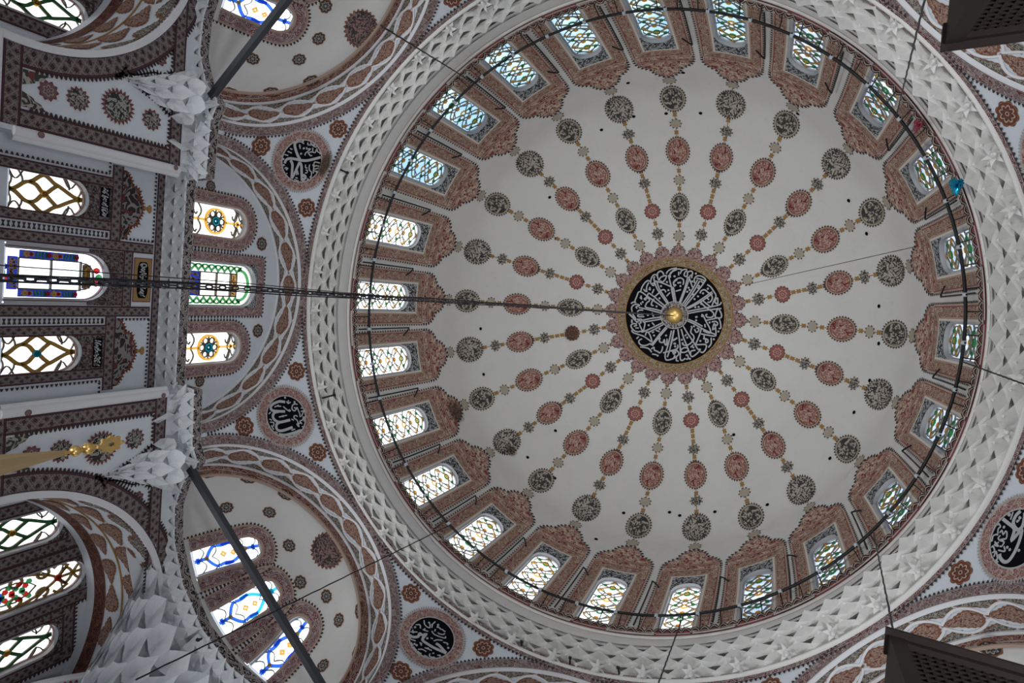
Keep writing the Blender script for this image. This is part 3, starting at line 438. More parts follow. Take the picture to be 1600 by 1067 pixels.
def tr_ogee(hw, y0, ytop, main, center):
    """three stacked ogee lozenges in broad coloured leading, plain cells in thin lead"""
    H = ytop - y0; m, c, l = [], [], []
    for s in (1, -1):
        sp_ = lambda pts: [tuple(q) for q in spline([(s*hw*a, y0 + H*b) for a, b in pts], 5)]
        m.append(sp_([(.04, .02), (.05, .12), (.42, .24), (.55, .33), (.93, .47), (.62, .60), (.48, .68), (.10, .86), (.03, .97)]))
        m.append(sp_([(.50, .29), (.40, .38), (.02, .48), (.32, .58), (.52, .64)]))
        m.append([(s*.01, y0 + H*.06), (s*hw*.16, y0 + H*.05)]); m.append([(s*.01, y0 + H*.93), (s*hw*.16, y0 + H*.91)])
        for yy, x0_ in ((.03, .0), (.16, .3), (.74, .4), (.90, .05)): l.append(curve(lambda t: (s*hw*t, y0 + H*(yy + .06*math.sin(PI*t))), x0_, 1, 10))
        l.append(curve(lambda t: (s*hw*(1 - .45*math.sin(PI*t)), y0 + H*(.05 + .17*t)), 0, 1, 10)); l.append(curve(lambda t: (s*hw*(1 - .5*math.sin(PI*t)), y0 + H*(.72 + .18*t)), 0, 1, 10))
    c.append(ring(0, y0 + H*.48, .045, 8)); c.append(ring(0, y0 + H*.48, .02, 6))
    return [('tracery_lead', l, .020), ('back_lead', m, .062), (main, m, .042), (center, c, .04)]
def tr_round(hw, y0, ytop):
    H = ytop - y0; yc = y0 + H*.52; m = [ring(0, yc, hw*.78, 24), [(0, y0), (0, yc - hw*.78)], [(0, yc + hw*.78), (0, ytop)], [(-.06, y0+.1), (.06, y0+.1)], [(-.07, ytop-.16), (.07, ytop-.16)]]; l = [ring(0, yc, hw*.3, 12)]; r = [ring(0, yc, .05, 6)]
    for k in range(6):
        a = PI/3*k; l.append([(hw*.3*math.cos(a), yc + hw*.3*math.sin(a)), (hw*.75*math.cos(a), yc + hw*.75*math.sin(a))]); l.append(ring(hw*.5*math.cos(a+.52), yc + hw*.5*math.sin(a+.52), hw*.2, 8)); r.append(ring(hw*.2*math.cos(a), yc+hw*.2*math.sin(a), .02, 5))
    for s in (1, -1):
        for yy in (.06, .22, .83, .95): l.append(curve(lambda t: (s*hw*t, y0 + H*(yy + .06*math.sin(PI*t))), 0, 1, 10))
        l.append(curve(lambda t: (s*hw*.55 + .1*math.sin(9*t), y0 + H*.22*t), 0, 1, 10)); l.append(curve(lambda t: (s*hw*.5 + .1*math.sin(9*t), y0 + H*(.8+.18*t)), 0, 1, 10))
    return [('tracery_lead', l, .022), ('tracery_gold', m, .05), ('tracery_cyan', r, .035)]
def tr_blue(hw, y0, ytop, second):
    H = ytop - y0; m, n2, l, g = [], [], [], []
    for s in (1, -1):
        m.append(curve(lambda t: (s*hw*.80*math.sin(PI*t), y0 + H*(.2 + .3*t)), 0, .5, 10)); n2.append(curve(lambda t: (s*hw*.80*math.sin(PI*t), y0 + H*(.2 + .56*t)), .4, 1, 14)); m.append(curve(lambda t: (s*hw*(.8 - .1*math.sin(PI*t)), y0 + H*(.35 + .2*t)), 0, 1, 8))
        for yy in (.1, .28, .66, .84): l.append(curve(lambda t: (s*hw*t, y0 + H*(yy + .08*math.sin(PI*t))), 0, 1, 8))
    m.append([(0, y0+.04), (0, y0 + H*.2)]); m.append([(-.07, y0+.12), (.07, y0+.12)]); n2.append([(0, y0 + H*.76), (0, ytop-.05)]); n2.append([(-.07, ytop-.2), (.07, ytop-.2)])
    g.append(ring(0, y0 + H*.2, .03, 6)); g.append(ring(0, y0 + H*.44, .05, 4)); g.append(ring(.02, y0 + H*.58, .045, 4)); g.append(ring(0, y0 + H*.76, .03, 6))
    return [('tracery_lead', l, .018), (second, n2, .065), ('tracery_blue', m, .065), ('tracery_gold', g, .035)]
def tr_scroll(hw, y0, ytop):
    H = ytop - y0; m, l, r, gr, b = [], [], [], [], []
    yc = y0 + H*.45
    sh = [(0, yc-.42), (.17, yc-.2), (.19, yc+.05), (.1, yc+.3), (0, yc+.42)]
    for s in (1, -1):
        m.append(curve(lambda t: (s*hw*(.0 + .95*math.sin(PI*t)**.8), y0 + H*(.08 + .72*t)), 0, 1, 24))
        for yy in (.25, .47, .68): m.append([(s*(hw*.62 + .09*math.cos(a)), y0 + H*yy + .11*math.sin(a)) for a in [k*.55 for k in range(11)]])
        m.append(curve(lambda t: (s*hw*.5*math.sin(PI*t*1.4), y0 + H*(.80 + .18*t)), 0, 1, 14)); m.append([(0, y0+H*.8), (s*.2, y0+H*.88), (s*.3, y0+H*.80), (s*.22, y0+H*.76)])
        l.append([(s*hw, y0 + H*.15), (0, y0 + H*.1)]); l.append([(s*hw, y0 + H*.62), (s*.1, y0 + H*.75)]); l.append([(s*x, y) for x, y in sh]); l.append([(s*hw, y0+H*.85), (0, y0+H*.82)])
        for k in range(9): (r if k % 2 else gr).append(ring(s*.07*(k % 3 + .3)*.9, yc - .2 + .06*k, .03, 5))
    b.append([(-.1, yc-.26), (.1, yc-.26)]); b.append([(0, yc-.4), (0, yc-.2)]); m.append([(0, y0+H*.8), (0, ytop)]); r.append(ring(0, y0+H*.8, .05, 6))
    return [('tracery_lead', l, .022), ('back_lead', m, .05), ('tracery_gold', m, .034), ('tracery_red', r, .035), ('tracery_green', gr, .035), ('tracery_blue', b, .08)]
def squig(x0, x1, y0, y1, vert, rows, seed):
    """rows of small curling letter strokes filling a panel"""
    r = random.Random(seed); out = []
    L = (y1 - y0) if vert else (x1 - x0); W = (x1 - x0) if vert else (y1 - y0)
    n = max(2, int(L / (W * .34)))
    for i in range(n):
        c = (i + .5) * L / n; pts = []
        k = r.choice((0, 1, 2))
        for j in range(9):
            t = j / 8
            if k == 0: a, b = c + (t - .5) * L/n*.5, W*(.12 + .75*t)
            elif k == 1: a, b = c + math.cos(t*5) * L/n*.45, W*(.5 + .34*math.sin(t*5 + i))
            else: a, b = c + (t - .5)*L/n*1.3, W*(.25 + .18*math.sin(t*7) + .3*t)
            pts.append((x0 + b, y0 + a) if vert else (x0 + a, y0 + b))
        out.append(pts)
        q0 = (x0 + W*r.uniform(.15, .85), y0 + c) if vert else (x0 + c, y0 + W*r.uniform(.15, .85)); out.append(ring(*q0, W*.045, 4))
    return out
MATBY = dict(tracery_gold=c_gold, tracery_green=c_green, tracery_blue=c_blue, tracery_cyan=c_cyan, tracery_lead=c_lead, back_lead=c_lead, tracery_olive=c_olive, tracery_red=c_redg, panel_navy=c_navy, tracery_tan=c_gtan, tracery_teal=c_green)
def window(ch, hw, y0, ys, rise, depth, gm, tr, label, group, fine=.12, paint=None):
    WN[0] += 1
    w_ = empty('window_%d' % WN[0], label=label, cat='window', group=group, kind='structure')
    out = arch_pts(hw, y0, ys, rise); ytop = ys + rise
    mb = MB(); rows = list(np.linspace(y0, ys, 10)) + [ys + rise*math.sin(t) for t in np.linspace(.12, PI/2, 10)]
    G = np.array([[(t * (hw if y <= ys else hw*math.sqrt(max(0, 1-((y-ys)/rise)**2))), y) for t in np.linspace(-1, 1, 9)] for y in rows])
    mb.grid(ch(G[..., 0], G[..., 1], -depth)); pane_ = mb.build('window_pane', gm, w_)
    mb = MB(); strip(mb, ch, out + [(-hw, y0)], 0, 1e-4, 0.004, dd=-depth - .01, step=fine); strip(mb, ch, out, 0, .085, .004, step=fine); strip(mb, ch, out, -.004, .06, -depth - .004, step=fine); mb.build('reveal', m_reveal, w_)
    mb = MB(); bar(mb, ch, out, .035, -depth, -depth + .05, fine); mb.build('glazing_frame', m_reveal if not paint else paint, w_)
    seen = {}
    for i, (mt, lines, wd) in enumerate(tr):
        mb = MB()
        for ln in lines:
            c = clipline(ln, hw - .01, y0, ys, rise)
            c = [c[0]] + [p for a, p in zip(c[:-1], c[1:]) if abs(a[0]-p[0]) + abs(a[1]-p[1]) > 1e-4]
            if len(c) > 1: bar(mb, ch, c, wd, -depth, -depth + .03 + .006*i, .3)
        if mb.n: mb.build('tracery', MATBY[mt], pane_)
    return w_
def spandrel(mb, ch, W, Y, hw, ys, rise, d=.012, x0=None, us=3.5):
    xs = np.linspace(-W, W, 41); lo = np.where(np.abs(xs) < hw, arch_y(np.clip(xs, -hw, hw), hw, ys, rise), ys)
    t = np.linspace(0, 1, 5); Yg = lo[:, None] + (Y - lo)[:, None]*t; Xg = np.repeat(xs[:, None], 5, 1)
    mb.grid(ch(Xg, Yg, d), np.stack([Xg, Yg], -1)*us)
def rect_path(W, y0, Y): return [(-W, y0), (-W, Y), (W, Y), (W, y0)]
PANE_CUTS = []      # for the dome shell: (theta0, half width, y0, ytop)

# ---------------------------------------------------------------- dome shell
def shell(name, chart_grid, X_, Y_, keep, mat, parent=None, **kw):
    """grid of the surface with the faces dropped where an opening is"""
    P = chart_grid(X_, Y_); m, n = X_.shape; V = P.reshape(-1, 3)
    mb = MB(); mb.v = V.tolist(); mb.n = m*n
    cx = (X_[:-1, :-1] + X_[1:, 1:]) / 2; cy = (Y_[:-1, :-1] + Y_[1:, 1:]) / 2; K = keep(cx, cy)
    for i in range(m - 1):
        for j in range(n - 1):
            if K[i, j]:
                f = (i*n + j, (i+1)*n + j, (i+1)*n + j + 1, i*n + j + 1); mb.f.append(f)
                mb.uv += [(X_.flat[k], Y_.flat[k]) for k in f]
    return mb.build(name, mat, parent, **kw)
TH = np.linspace(0, 2*PI, 577)
LL = np.concatenate([np.arange(-.02, 3.2, .12), np.arange(3.25, 12.9, .22), [DOME.L[-1]]]); LL[0] = 0
Tg, Lg = np.meshgrid(TH, LL, indexing='ij')
def dome_pt(T, L):
    r, z, _, _ = DOME.at(L); return warp(np.stack([r*np.cos(T), r*np.sin(T), z], -1))
HWD, YB, YS = .375, .06, 2.29
def keep_dome(T, L):
    k = np.ones(T.shape, bool)
    for i in range(24):
        d = (T - az_of(i) + PI) % (2*PI) - PI
        k &= ~((np.abs(d) * 7.0 < HWD + .06) & (L < YS + HWD + .08) & (L > -1))
    return k
dome = shell('ceiling', dome_pt, Tg, Lg, keep_dome, m_plaster, label='white plaster dome with painted medallion chains above the window ring', cat='dome', kind='structure')

# ---------------------------------------------------------------- the 24 windows of the dome and their painted chains
crown = [(.74, 3.64), (.72, 3.72), (.60, 3.86), (.44, 3.97), (.41, 3.93), (.38, 4.08), (.28, 4.25), (.14, 4.37), (0, 4.41)]
side = {0: 'at the qibla side behind the chandelier chains', 6: 'straight above the side wall of the two exedrae', 12: 'farthest from the qibla wall', 18: 'straight above the opposite side wall'}
labels24 = {}
def dome_window(k):
    th0 = az_of(k); ch = rev_chart(DOME, th0, 0.0)
    white = k in (22, 23, 0, 1, 21, 20, 19, 18, 17); gm = g_white if white else (g_blue if k in (2, 3, 4, 5, 6, 7) else g_frost)
    hue = 'white-glowing' if white else ('sky-blue lit' if k in (2, 3, 4, 5, 6, 7) else 'frosted pale')
    w_ = window(ch, HWD, YB, YS, HWD, .14, gm, tr_dome(HWD, YB, YS + HWD), '%s arched dome window with gold and green tracery, one of the ring of 24' % hue, 'arched windows round the foot of the dome, %s' % hue)
    mb = MB(); spandrel(mb, ch, HWD + .05, 3.02, HWD, YS, HWD, us=1.6); mb.build('spandrel_panel', m_spand, w_)
    mb = MB(); strip(mb, ch, rect_path(HWD + .045, YB, 3.0), 0, .05, .014); mb.build('inner_border', m_cream, w_)
    mb = MB(); strip(mb, ch, rect_path(HWD + .095, YB, 3.05), 0, .29, .013, 2, usc=.29); mb.build('painted_border', m_frame, w_)
    mb = MB(); strip(mb, ch, rect_path(HWD + .385, YB, 3.34), 0, .035, .015); strip(mb, ch, [(-.73, 3.60), (.73, 3.60)], -.016, .016, .017); strip(mb, ch, rect_path(HWD + .12, YB, 3.07), -.012, .012, .016); mb.build('border_line', m_rosl, w_)
    mb = MB(); strip(mb, ch, [(-.74, 3.60), (.74, 3.60)], -.045, .045, .015); strip(mb, ch, rect_path(HWD + .365, YB, 3.32), -.012, .012, .0165); mb.build('border_dark_line', m_dentred, w_)  # dark red line painted under the pale one
    # crest above the border
    mb = MB(); xs = np.linspace(-.74, .74, 45); top = np.interp(np.abs(xs), [c[0] for c in crown][::-1], [c[1] for c in crown][::-1])
    t = np.linspace(0, 1, 7); Yg = 3.37 + (top - 3.37)[:, None]*t; Xg = np.repeat(xs[:, None], 7, 1)
    mb.grid(ch(Xg, Yg, .0125), np.stack([Xg / .55, Yg / .55], -1)); mb.build('crest', m_crown, w_)
    cr = [(-x, y) for x, y in crown] + [(x, y) for x, y in crown[::-1][1:]]
    mb = MB(); teeth(mb, ch, rect_path(.76, YB, 3.6)[:2] + cr + rect_path(.76, YB, 3.6)[2:], .0, .08, .118, frac=.85); mb.build('dentil_edge', m_dark, w_)
    return ch
def garland(k, ch):
    even = k % 2 == 0; g, small, beige, md = MB(), MB(), MB(), None
    tag_ = dict(parent=dome)
    strip(g, ch, [(0, 4.4), (0, 10.9)], -.012, .012, .010, step=.2)
    if even:
        big = [(5.44, .53, .38, 'medallion_dark', 30, None), (7.43, .54, .38, 'medallion_red', 30, None), (9.43, .48, .32, 'medallion_dark', 30, 1)]
        sm = [(4.63, .19, 'b'), (6.41, .18, 'b'), (8.49, .18, 'b'), (10.44, .19, 'b')]; dots = (6.07, 6.74, 8.15, 8.80, 10.08, 10.74)
    else:
        big = [(5.48, .56, .42, 'medallion_dark_fine', 34, None), (7.48, .52, .36, 'medallion_red', 28, 1), (9.48, .27, .27, 'medallion_red_small', 14, None)]
        sm = [(4.62, .18, 'b'), (6.52, .19, 'd'), (8.44, .19, 'd'), (10.29, .20, 'd')]; dots = (6.10, 6.80, 8.16, 8.72, 8.92, 9.11, 9.92, 10.64)
    for (y, a, b, mt, nt_, pt) in big:
        mb = MB(); ts = tooth_shape(nt_, .10)
        sh = ts if not pt else (lambda t, ts=ts: ts(t) * (1 + .10 * max(0, math.cos(t)) ** 10))
        # long axis runs up the dome
        disc(mb, lambda x, yy, d: ch(-yy, x, d), y, 0, a, b, sh, n=nt_*4, rings=3, d=.014); mb.build('painted_medallion', MATS[mt], dome)
    for (y, r, t) in sm:
        disc(beige if t == 'b' else small, ch, 0, y, r, r, tooth_shape(9, .22), n=36, rings=1, d=.014)
    for y in dots: disc(g, ch, 0, y, .075, .085, tooth_shape(4, .35), n=16, rings=1, d=.013)
    g.build('gold_beads', m_gold, dome)
    beige.build('small_rosettes', m_medb, dome)
    if small.n: small.build('spotted_rosettes', m_medd, dome)
m_rosl = plain('border_line_rose', (.40, .29, .23))
charts = {}
for k in range(24):
    charts[k] = dome_window(k); garland(k, charts[k])

# calligraphic roundel at the crown
def crown_chart(x, y, d=0.0):
    x, y, d = np.broadcast_arrays(np.asarray(x, float), np.asarray(y, float), np.asarray(d, float)); r = np.hypot(x, y)
    z = np.interp(r, DOME.p[::-1, 0], DOME.p[::-1, 1]); return np.stack([x, y, z - d], -1)
ro = empty('calligraphy_roundel', label='large black roundel with radiating white script at the crown of the dome', cat='roundel')
mb = MB(); disc(mb, crown_chart, 0, 0, 1.70, n=96, rings=12, d=.03); rf0 = mb.build('roundel_field', m_black, ro)
cp = [(1.82*math.cos(t), 1.82*math.sin(t)) for t in np.linspace(0, 2*PI, 97)]
mb = MB(); strip(mb, crown_chart, cp, -.12, .13, .036, 2, usc=.25, step=1); mb.build('gold_ring', m_goldring, ro)
mb = MB()
for rr in (1.70, 1.95): bar(mb, crown_chart, [(rr*math.cos(t), rr*math.sin(t)) for t in np.linspace(0, 2*PI, 97)], .03, 0, .05, 1)
mb.build('gold_line', m_gold, ro)
mb = MB()
for i in range(24):
    a0 = az_of(i); n_ = 17; TT = np.linspace(-.5, .5, n_); inn = np.full(n_, 1.96); outr = 2.12 + .30*np.cos(TT*PI)**.55 + .02*np.cos(TT*40)
    outr = 2.08 + np.interp(np.abs(TT), [0, .08, .12, .28, .34, .42, .48, .5], [.36, .29, .27, .25, .17, .14, .03, .0])
    A = a0 + TT * math.radians(14.6); RR = inn[:, None] + (outr - inn)[:, None]*np.linspace(0, 1, 4)
    mb.grid(crown_chart(RR*np.cos(A)[:, None], RR*np.sin(A)[:, None], .022), np.stack([TT[:, None]*1.4 + np.zeros_like(RR), (RR-1.5)*1.6], -1))
mb.build('tulip_wreath', m_petal, ro)
mb = MB()
for i in range(24):
    a0 = az_of(i); TT = np.linspace(-.5, .5, 13); outr = 2.10 + np.interp(np.abs(TT), [0, .08, .12, .28, .34, .42, .48, .5], [.36, .29, .27, .25, .17, .14, .03, .0])
    for t, r_ in zip(TT, outr): disc(mb, crown_chart, r_*math.cos(a0+t*.2548), r_*math.sin(a0+t*.2548), .022, n=6, rings=1, d=.026)
mb.build('wreath_beads', m_dark, ro, kind='stuff')
mb = MB(); disc(mb, crown_chart, 0, 0, .46, n=48, rings=3, d=.045); mb.build('inner_ring', m_goldring2, ro)
mb = MB(); bar(mb, crown_chart, [(.47*math.cos(t), .47*math.sin(t)) for t in np.linspace(0, 2*PI, 49)], .025, 0, .06, 1); mb.build('inner_line', m_script, ro)
bo = MB(); th = np.linspace(0, 2*PI, 33); ph = np.linspace(0, PI/2, 9); ZC = float(DOME.p[-1, 1])
bo.grid(np.stack([.29*np.cos(ph)[None]*np.cos(th)[:, None], .29*np.cos(ph)[None]*np.sin(th)[:, None], ZC - .05 - .16*np.sin(ph)[None] + 0*th[:, None]], -1)); bo.build('brass_boss', m_brass, ro)
def strokes(mb, ch, lines, wd, d=.05):
    for ln in lines:
        if len(ln) < 2: continue
        p = spline(ln, 5) if len(ln) > 2 else np.array(ln, float)
        keep = [p[0]]
        for a in p[1:]:
            if np.hypot(*(a - keep[-1])) > .004: keep.append(a)
        if len(keep) > 1: strip(mb, ch, keep, -wd/2, wd/2, d, step=1)
mb = MB(); strokes(mb, crown_chart, ROUND0, .046); 
for x, y in DOTS0: disc(mb, crown_chart, x, y, .038, n=6, rings=1, d=.05)
mb.build('script', m_script, rf0)
# sounding-pot holes in the dome
mb = MB()
for k, L in HOLES:
    ch = rev_chart(DOME, PI + math.radians(15*k), 0.0); disc(mb, ch, 0, L, .055, n=10, rings=1, d=.012)
mb.build('sounding_holes', m_black, dome)

# ---------------------------------------------------------------- cornice under the dome
def revolve(mb, prof, n=288, wp=1.0, us=1.0, th=None):
    th = np.linspace(0, 2*PI, n + 1) if th is None else th; pr = np.asarray(prof, float)
    P = np.stack([pr[None, :, 0]*np.cos(th)[:, None], pr[None, :, 0]*np.sin(th)[:, None], pr[None, :, 1] + 0*th[:, None]], -1)
    UV = np.zeros((len(th), len(pr), 2)); UV[..., 0] = (th * us)[:, None]; UV[..., 1] = np.linspace(0, 1, len(pr))[None]
    mb.grid(warp(P, wp), UV)
c1 = empty('trim_1', label='white moulded cornice ring with a scalloped crest running round the foot of the dome windows', cat='cornice', kind='structure')
mb = MB(); revolve(mb, [(7.085, -.13), (6.985, .05)], 864, us=216/(2*PI)); mb.build('scalloped_crest', m_scallop, c1)
mb = MB(); revolve(mb, [(6.985, .05), (7.06, .055)], 288); revolve(mb, [(7.085, -.13), (7.07, -.15), (7.085, -.19), (7.105, -.20), (7.11, -.23), (7.09, -.30), (7.07, -.42), (7.05, -.60), (7.04, -.82)]); mb.build('cove', m_stucco, c1)
mb = MB(); revolve(mb, [(7.078, -.138), (7.068, -.152)]); revolve(mb, [(7.105, -.208), (7.107, -.228)]); mb.build('gilt_line', m_rosl, c1)
def muq(mb, f, nc, tiers, depth, na=4, nt=3, stag=True, pw_=1.4, skew=None):
    """stalactite work: tiers of pointed niches, every second tier shifted half a cell"""
    a = np.linspace(-1, 1, 2*na + 1)
    for k in range(tiers):
        s0, s1 = k/tiers, (k + 1)/tiers; off = .5 if (k % 2 and stag) else 0
        tt = np.linspace(0, 1, nt + 1); c = 1 - np.abs(a)**pw_
        dd = -depth * (1 - tt**1.3)[None]*c[:, None] * (1 + .22*np.cos(a*PI*4))[:, None]
        lip = (s1 - s0)*.28*(1 - np.abs(a))                     # the niche heads are pointed
        for i in range(nc):
            uc = (i + .5 + off)/nc; U = uc + a/(2*nc)
            if not CLOSED[0] and (uc > 1): continue
            Sg = s0 + (s1 - s0)*tt[None] + lip[:, None]*tt[None]
            Ug = np.repeat(U[:, None], nt + 1, 1)
            Sg = np.concatenate([Sg[:, :1], Sg], 1); Ug = np.concatenate([Ug[:, :1], Ug], 1); D = np.concatenate([np.zeros((len(a), 1)), dd], 1) + .012*k
            mb.grid(f(Ug, Sg, D))
CLOSED = [True]
def muq2(mb, f, nc, tiers, depth, step=.35, lip=.30, pleat=2):
    """facetted niches: every cell is a folded hollow between pointed ridges; tiers are staggered"""
    for k in range(tiers):
        s0, s1 = k/tiers, (k + 1)/tiers; h = s1 - s0; off = .5 if k % 2 else 0; base = depth*step*k
        for i in range(nc):
            uc = (i + .5 + off)/nc; w = .5/nc
            if not CLOSED[0] and uc > 1: continue
            B = [(-1, 0, 0), (-1, .62, .1), (-.52, .86, .35), (0, 1 + lip, .45), (.52, .86, .35), (1, .62, .1), (1, 0, 0), (.5, .02, -.55), (0, .0, -.35), (-.5, .02, -.55)]
            C = [(-.35, .42, -.55), (0, .30, -1.05), (.35, .42, -.55), (0, .70, -.45)]
            V = np.array(B + C); P = f(uc + V[:, 0]*w, s0 + V[:, 1]*h, base + V[:, 2]*depth)
            for a in ((0, 1, 10), (1, 2, 10), (2, 13, 10), (2, 3, 13), (3, 4, 13), (4, 12, 13), (4, 5, 12), (5, 6, 12), (6, 7, 12), (7, 11, 12), (7, 8, 11), (8, 9, 11), (9, 10, 11), (9, 0, 10), (10, 13, 11), (13, 12, 11)):
                mb.poly([P[j] for j in a])
def f_corn(u, s, d):
    th = 2*PI*u; r = 7.55 - .50*s; z = -1.10 + .30*s + .06*np.sin(PI*s)
    # d is measured square to the slope, down and inward
    return warp(np.stack([(r - .55*d)*np.cos(th), (r - .55*d)*np.sin(th), z - .83*d], -1))
mq = tag(empty('trim_2'), 'three tiers of white stalactite niches ringing the base of the dome', 'muqarnas cornice', kind='structure')
mb = MB(); muq2(mb, f_corn, 96, 3, .20); mb.build('niches', m_stucco, mq, smooth=False)
mb = MB(); revolve(mb, [(7.60, -1.13), (7.53, -1.15), (7.50, -1.10), (7.62, -.95)], wp=.5); mb.build('lower_moulding', m_stucco, mq)
mb = MB(); revolve(mb, [(7.62, -1.0), (7.62, -.7), (7.10, -.55), (7.0, -.75)]); mb.build('backing', m_stucco, mq)
mb = MB()
for i in range(48):
    t = 2*PI*(i + .5)/48; rt = np.array((math.cos(t), math.sin(t), 0)); tg = np.array((-math.sin(t), math.cos(t), 0)); c = rt*7.40 + np.array((0, 0, -1.07))
    for j in range(5):
        a = 2*PI*j/5
    th_ = np.linspace(0, 2*PI, 9); ph = np.linspace(0, PI/2, 4)
    P = c + .065*(np.cos(ph)[None, :, None]*(np.cos(th_)[:, None, None]*rt + np.sin(th_)[:, None, None]*tg)) + (np.sin(ph)[None, :, None]*np.array((-.2, -.2, 0))*0) + np.array((0, 0, -.16))*np.sin(ph)[None, :, None]
    mb.grid(warp(P))
    for j in range(6):
        a = 2*PI*j/6; e = math.cos(a)*rt + math.sin(a)*tg; g_ = -math.sin(a)*rt + math.cos(a)*tg
        mb.poly(warp(np.array([c + e*.05 + g_*.05, c + e*.2 + np.array((0, 0, -.02)), c + e*.05 - g_*.05 + np.array((0, 0, -.05))])))
mb.build('pendant_bosses', m_stucco, mq, smooth=False)

# ---------------------------------------------------------------- pendentives and the eight great arches
A0, RS, Z0 = 7.57, 8.19, -4.2        # apothem, pendentive sphere, springing level
def dirs(az):                        # az in 45-degree steps from the qibla side
    a = PI + math.radians(45*az); return np.array((math.cos(a), math.sin(a), 0.))
def pend_border(az):
    n = dirs(az); t = np.cross(-n, (0, 0, 1.)); t = np.array(t)
    def f(x, y, d=0.0):              # x along the arch (angle * 3), y from the outer edge outward
        x, y, d = np.broadcast_arrays(np.asarray(x, float), np.asarray(y, float), np.asarray(d, float))
        th = x/3.0; a = A0 + y*.40; r = np.sqrt(np.maximum(.1, (RS - d)**2 - a**2))
        return np.array((0, 0, Z0)) + a[..., None]*n + r[..., None]*(-np.cos(th)[..., None]*t + np.sin(th)[..., None]*np.array((0, 0, 1.)))
    return f
PSP = Prof([(RS*math.cos(a), Z0 + RS*math.sin(a)) for a in np.linspace(-.1, .5, 80)])
PL0 = .1*RS                          # length at the springing level
def pend_chart(c): return rev_chart(PSP, PI + math.radians(22.5 + 45*c), PL0, wp=0)
names8 = ['left of the qibla arch', 'over the upper exedra', 'at the top', 'upper far', 'lower far', 'at the bottom', 'over the lower exedra', 'right of the qibla arch']
zrow = np.concatenate([np.linspace(-4.6, -2, 22), np.linspace(-1.9, -1.03, 12)])
for c in range(8):
    w_ = empty('wall_pendentive_%d' % (c + 1), kind='structure', cat='pendentive', label=['white pendentive with painted rosettes, first clockwise from the qibla arch', 'second pendentive clockwise from the qibla arch', 'third pendentive clockwise from the qibla arch', 'fourth pendentive clockwise from the qibla arch', 'fifth pendentive clockwise from the qibla arch', 'sixth pendentive clockwise from the qibla arch', 'seventh pendentive clockwise, with round script panel below the lower exedra', 'eighth pendentive clockwise, beside the lower exedra'][c])
    rho = np.sqrt(RS**2 - (zrow - Z0)**2); half = math.radians(22.5) - np.arccos(np.clip((A0 + .02)/rho, -1, 1)); half = np.maximum(half, math.radians(.0))
    thc = PI + math.radians(22.5 + 45*c); t = np.linspace(-1, 1, 17)
    T = thc + half[:, None]*t[None]; P = np.stack([rho[:, None]*np.cos(T), rho[:, None]*np.sin(T), zrow[:, None] + 0*T], -1)
    mb = MB(); mb.grid(P); mb.build('pendentive_shell', m_wall, w_)
    ch = pend_chart(c)
    ros, = (MB(),)
    for x, y in ((-1.02, 2.78), (1.02, 2.78), (0, 1.18)): disc(ros, ch, x, y, .235 if y > 2 else .24, shape=star_shape(8, .16), n=48, rings=1)
    ros.build('rosettes', m_ros, w_)
    # ring border next to the muqarnas
    mb = MB(); strip(mb, ch, [(-3.1, 3.18), (3.1, 3.18)], -.13, .10, .02, usc=.2); mb.build('ring_border', m_grey, w_)
    mb = MB(); teeth(mb, ch, [(-2.6, 3.06), (2.6, 3.06)], 0, -.06, .095, .022); mb.build('dentil_edge', m_dark, w_)
    # calligraphic roundel
    if c in (0, 1, 3, 4, 6, 7):
        lab = {0: 'round black script panel with one long crossing stroke above the lunette windows', 7: 'round black script panel with comb-like parallel strokes, below the lunette windows', 6: 'round black script panel with fine slanting strokes, beyond the lower exedra', 4: 'black script panel with one big hooked stroke near the lower lattice', 3: 'round script panel of which only the rose ring shows, nearest the upper lattice', 1: 'round script panel over the upper exedra'}[c]
        if c in (1,): continue
        ro = empty('calligraphy_roundel', label=lab, cat='roundel', group='script roundels on the pendentives'); cy = 2.262
        mb = MB(); disc(mb, ch, 0, cy, .50, n=64, rings=4, d=.03); rf_ = mb.build('roundel_field', m_black, ro)
        cp = [(.6*math.cos(a), cy + .6*math.sin(a)) for a in np.linspace(0, 2*PI, 65)]
        mb = MB(); strip(mb, ch, cp, -.115, .105, .026, 2, usc=.16, step=1); rr_ = mb.build('roundel_ring', m_rimring, ro)
        mb = MB(); teeth(mb, ch, [(.70*math.cos(-a), cy + .70*math.sin(-a)) for a in np.linspace(0, 2*PI, 65)], 0, .07, .055, .024, frac=.8); mb.build('toothed_edge', m_tooth, rr_)
        mb = MB(); key = {0: '1', 7: '2', 6: '3', 4: '4'}.get(c)
        if key is None: key = '2'
        w1, w2, dts = ROUNDP[key]; strokes(mb, ch, w1, .062, .036); strokes(mb, ch, w2, .028, .036)
        for x, y in dts: disc(mb, ch, x, y, .028, n=6, rings=1, d=.036)
        bar(mb, ch, [(.5*math.cos(a), cy + .5*math.sin(a)) for a in np.linspace(0, 2*PI, 65)], .018, .02, .04, 1)
        mb.build('script', m_script, rf_)
def leaf_outline(n=26):
    """teardrop: blunt at -1, pointed at +1; returns angle->radius"""
    def f(t): return 1 + .0*t
    return f
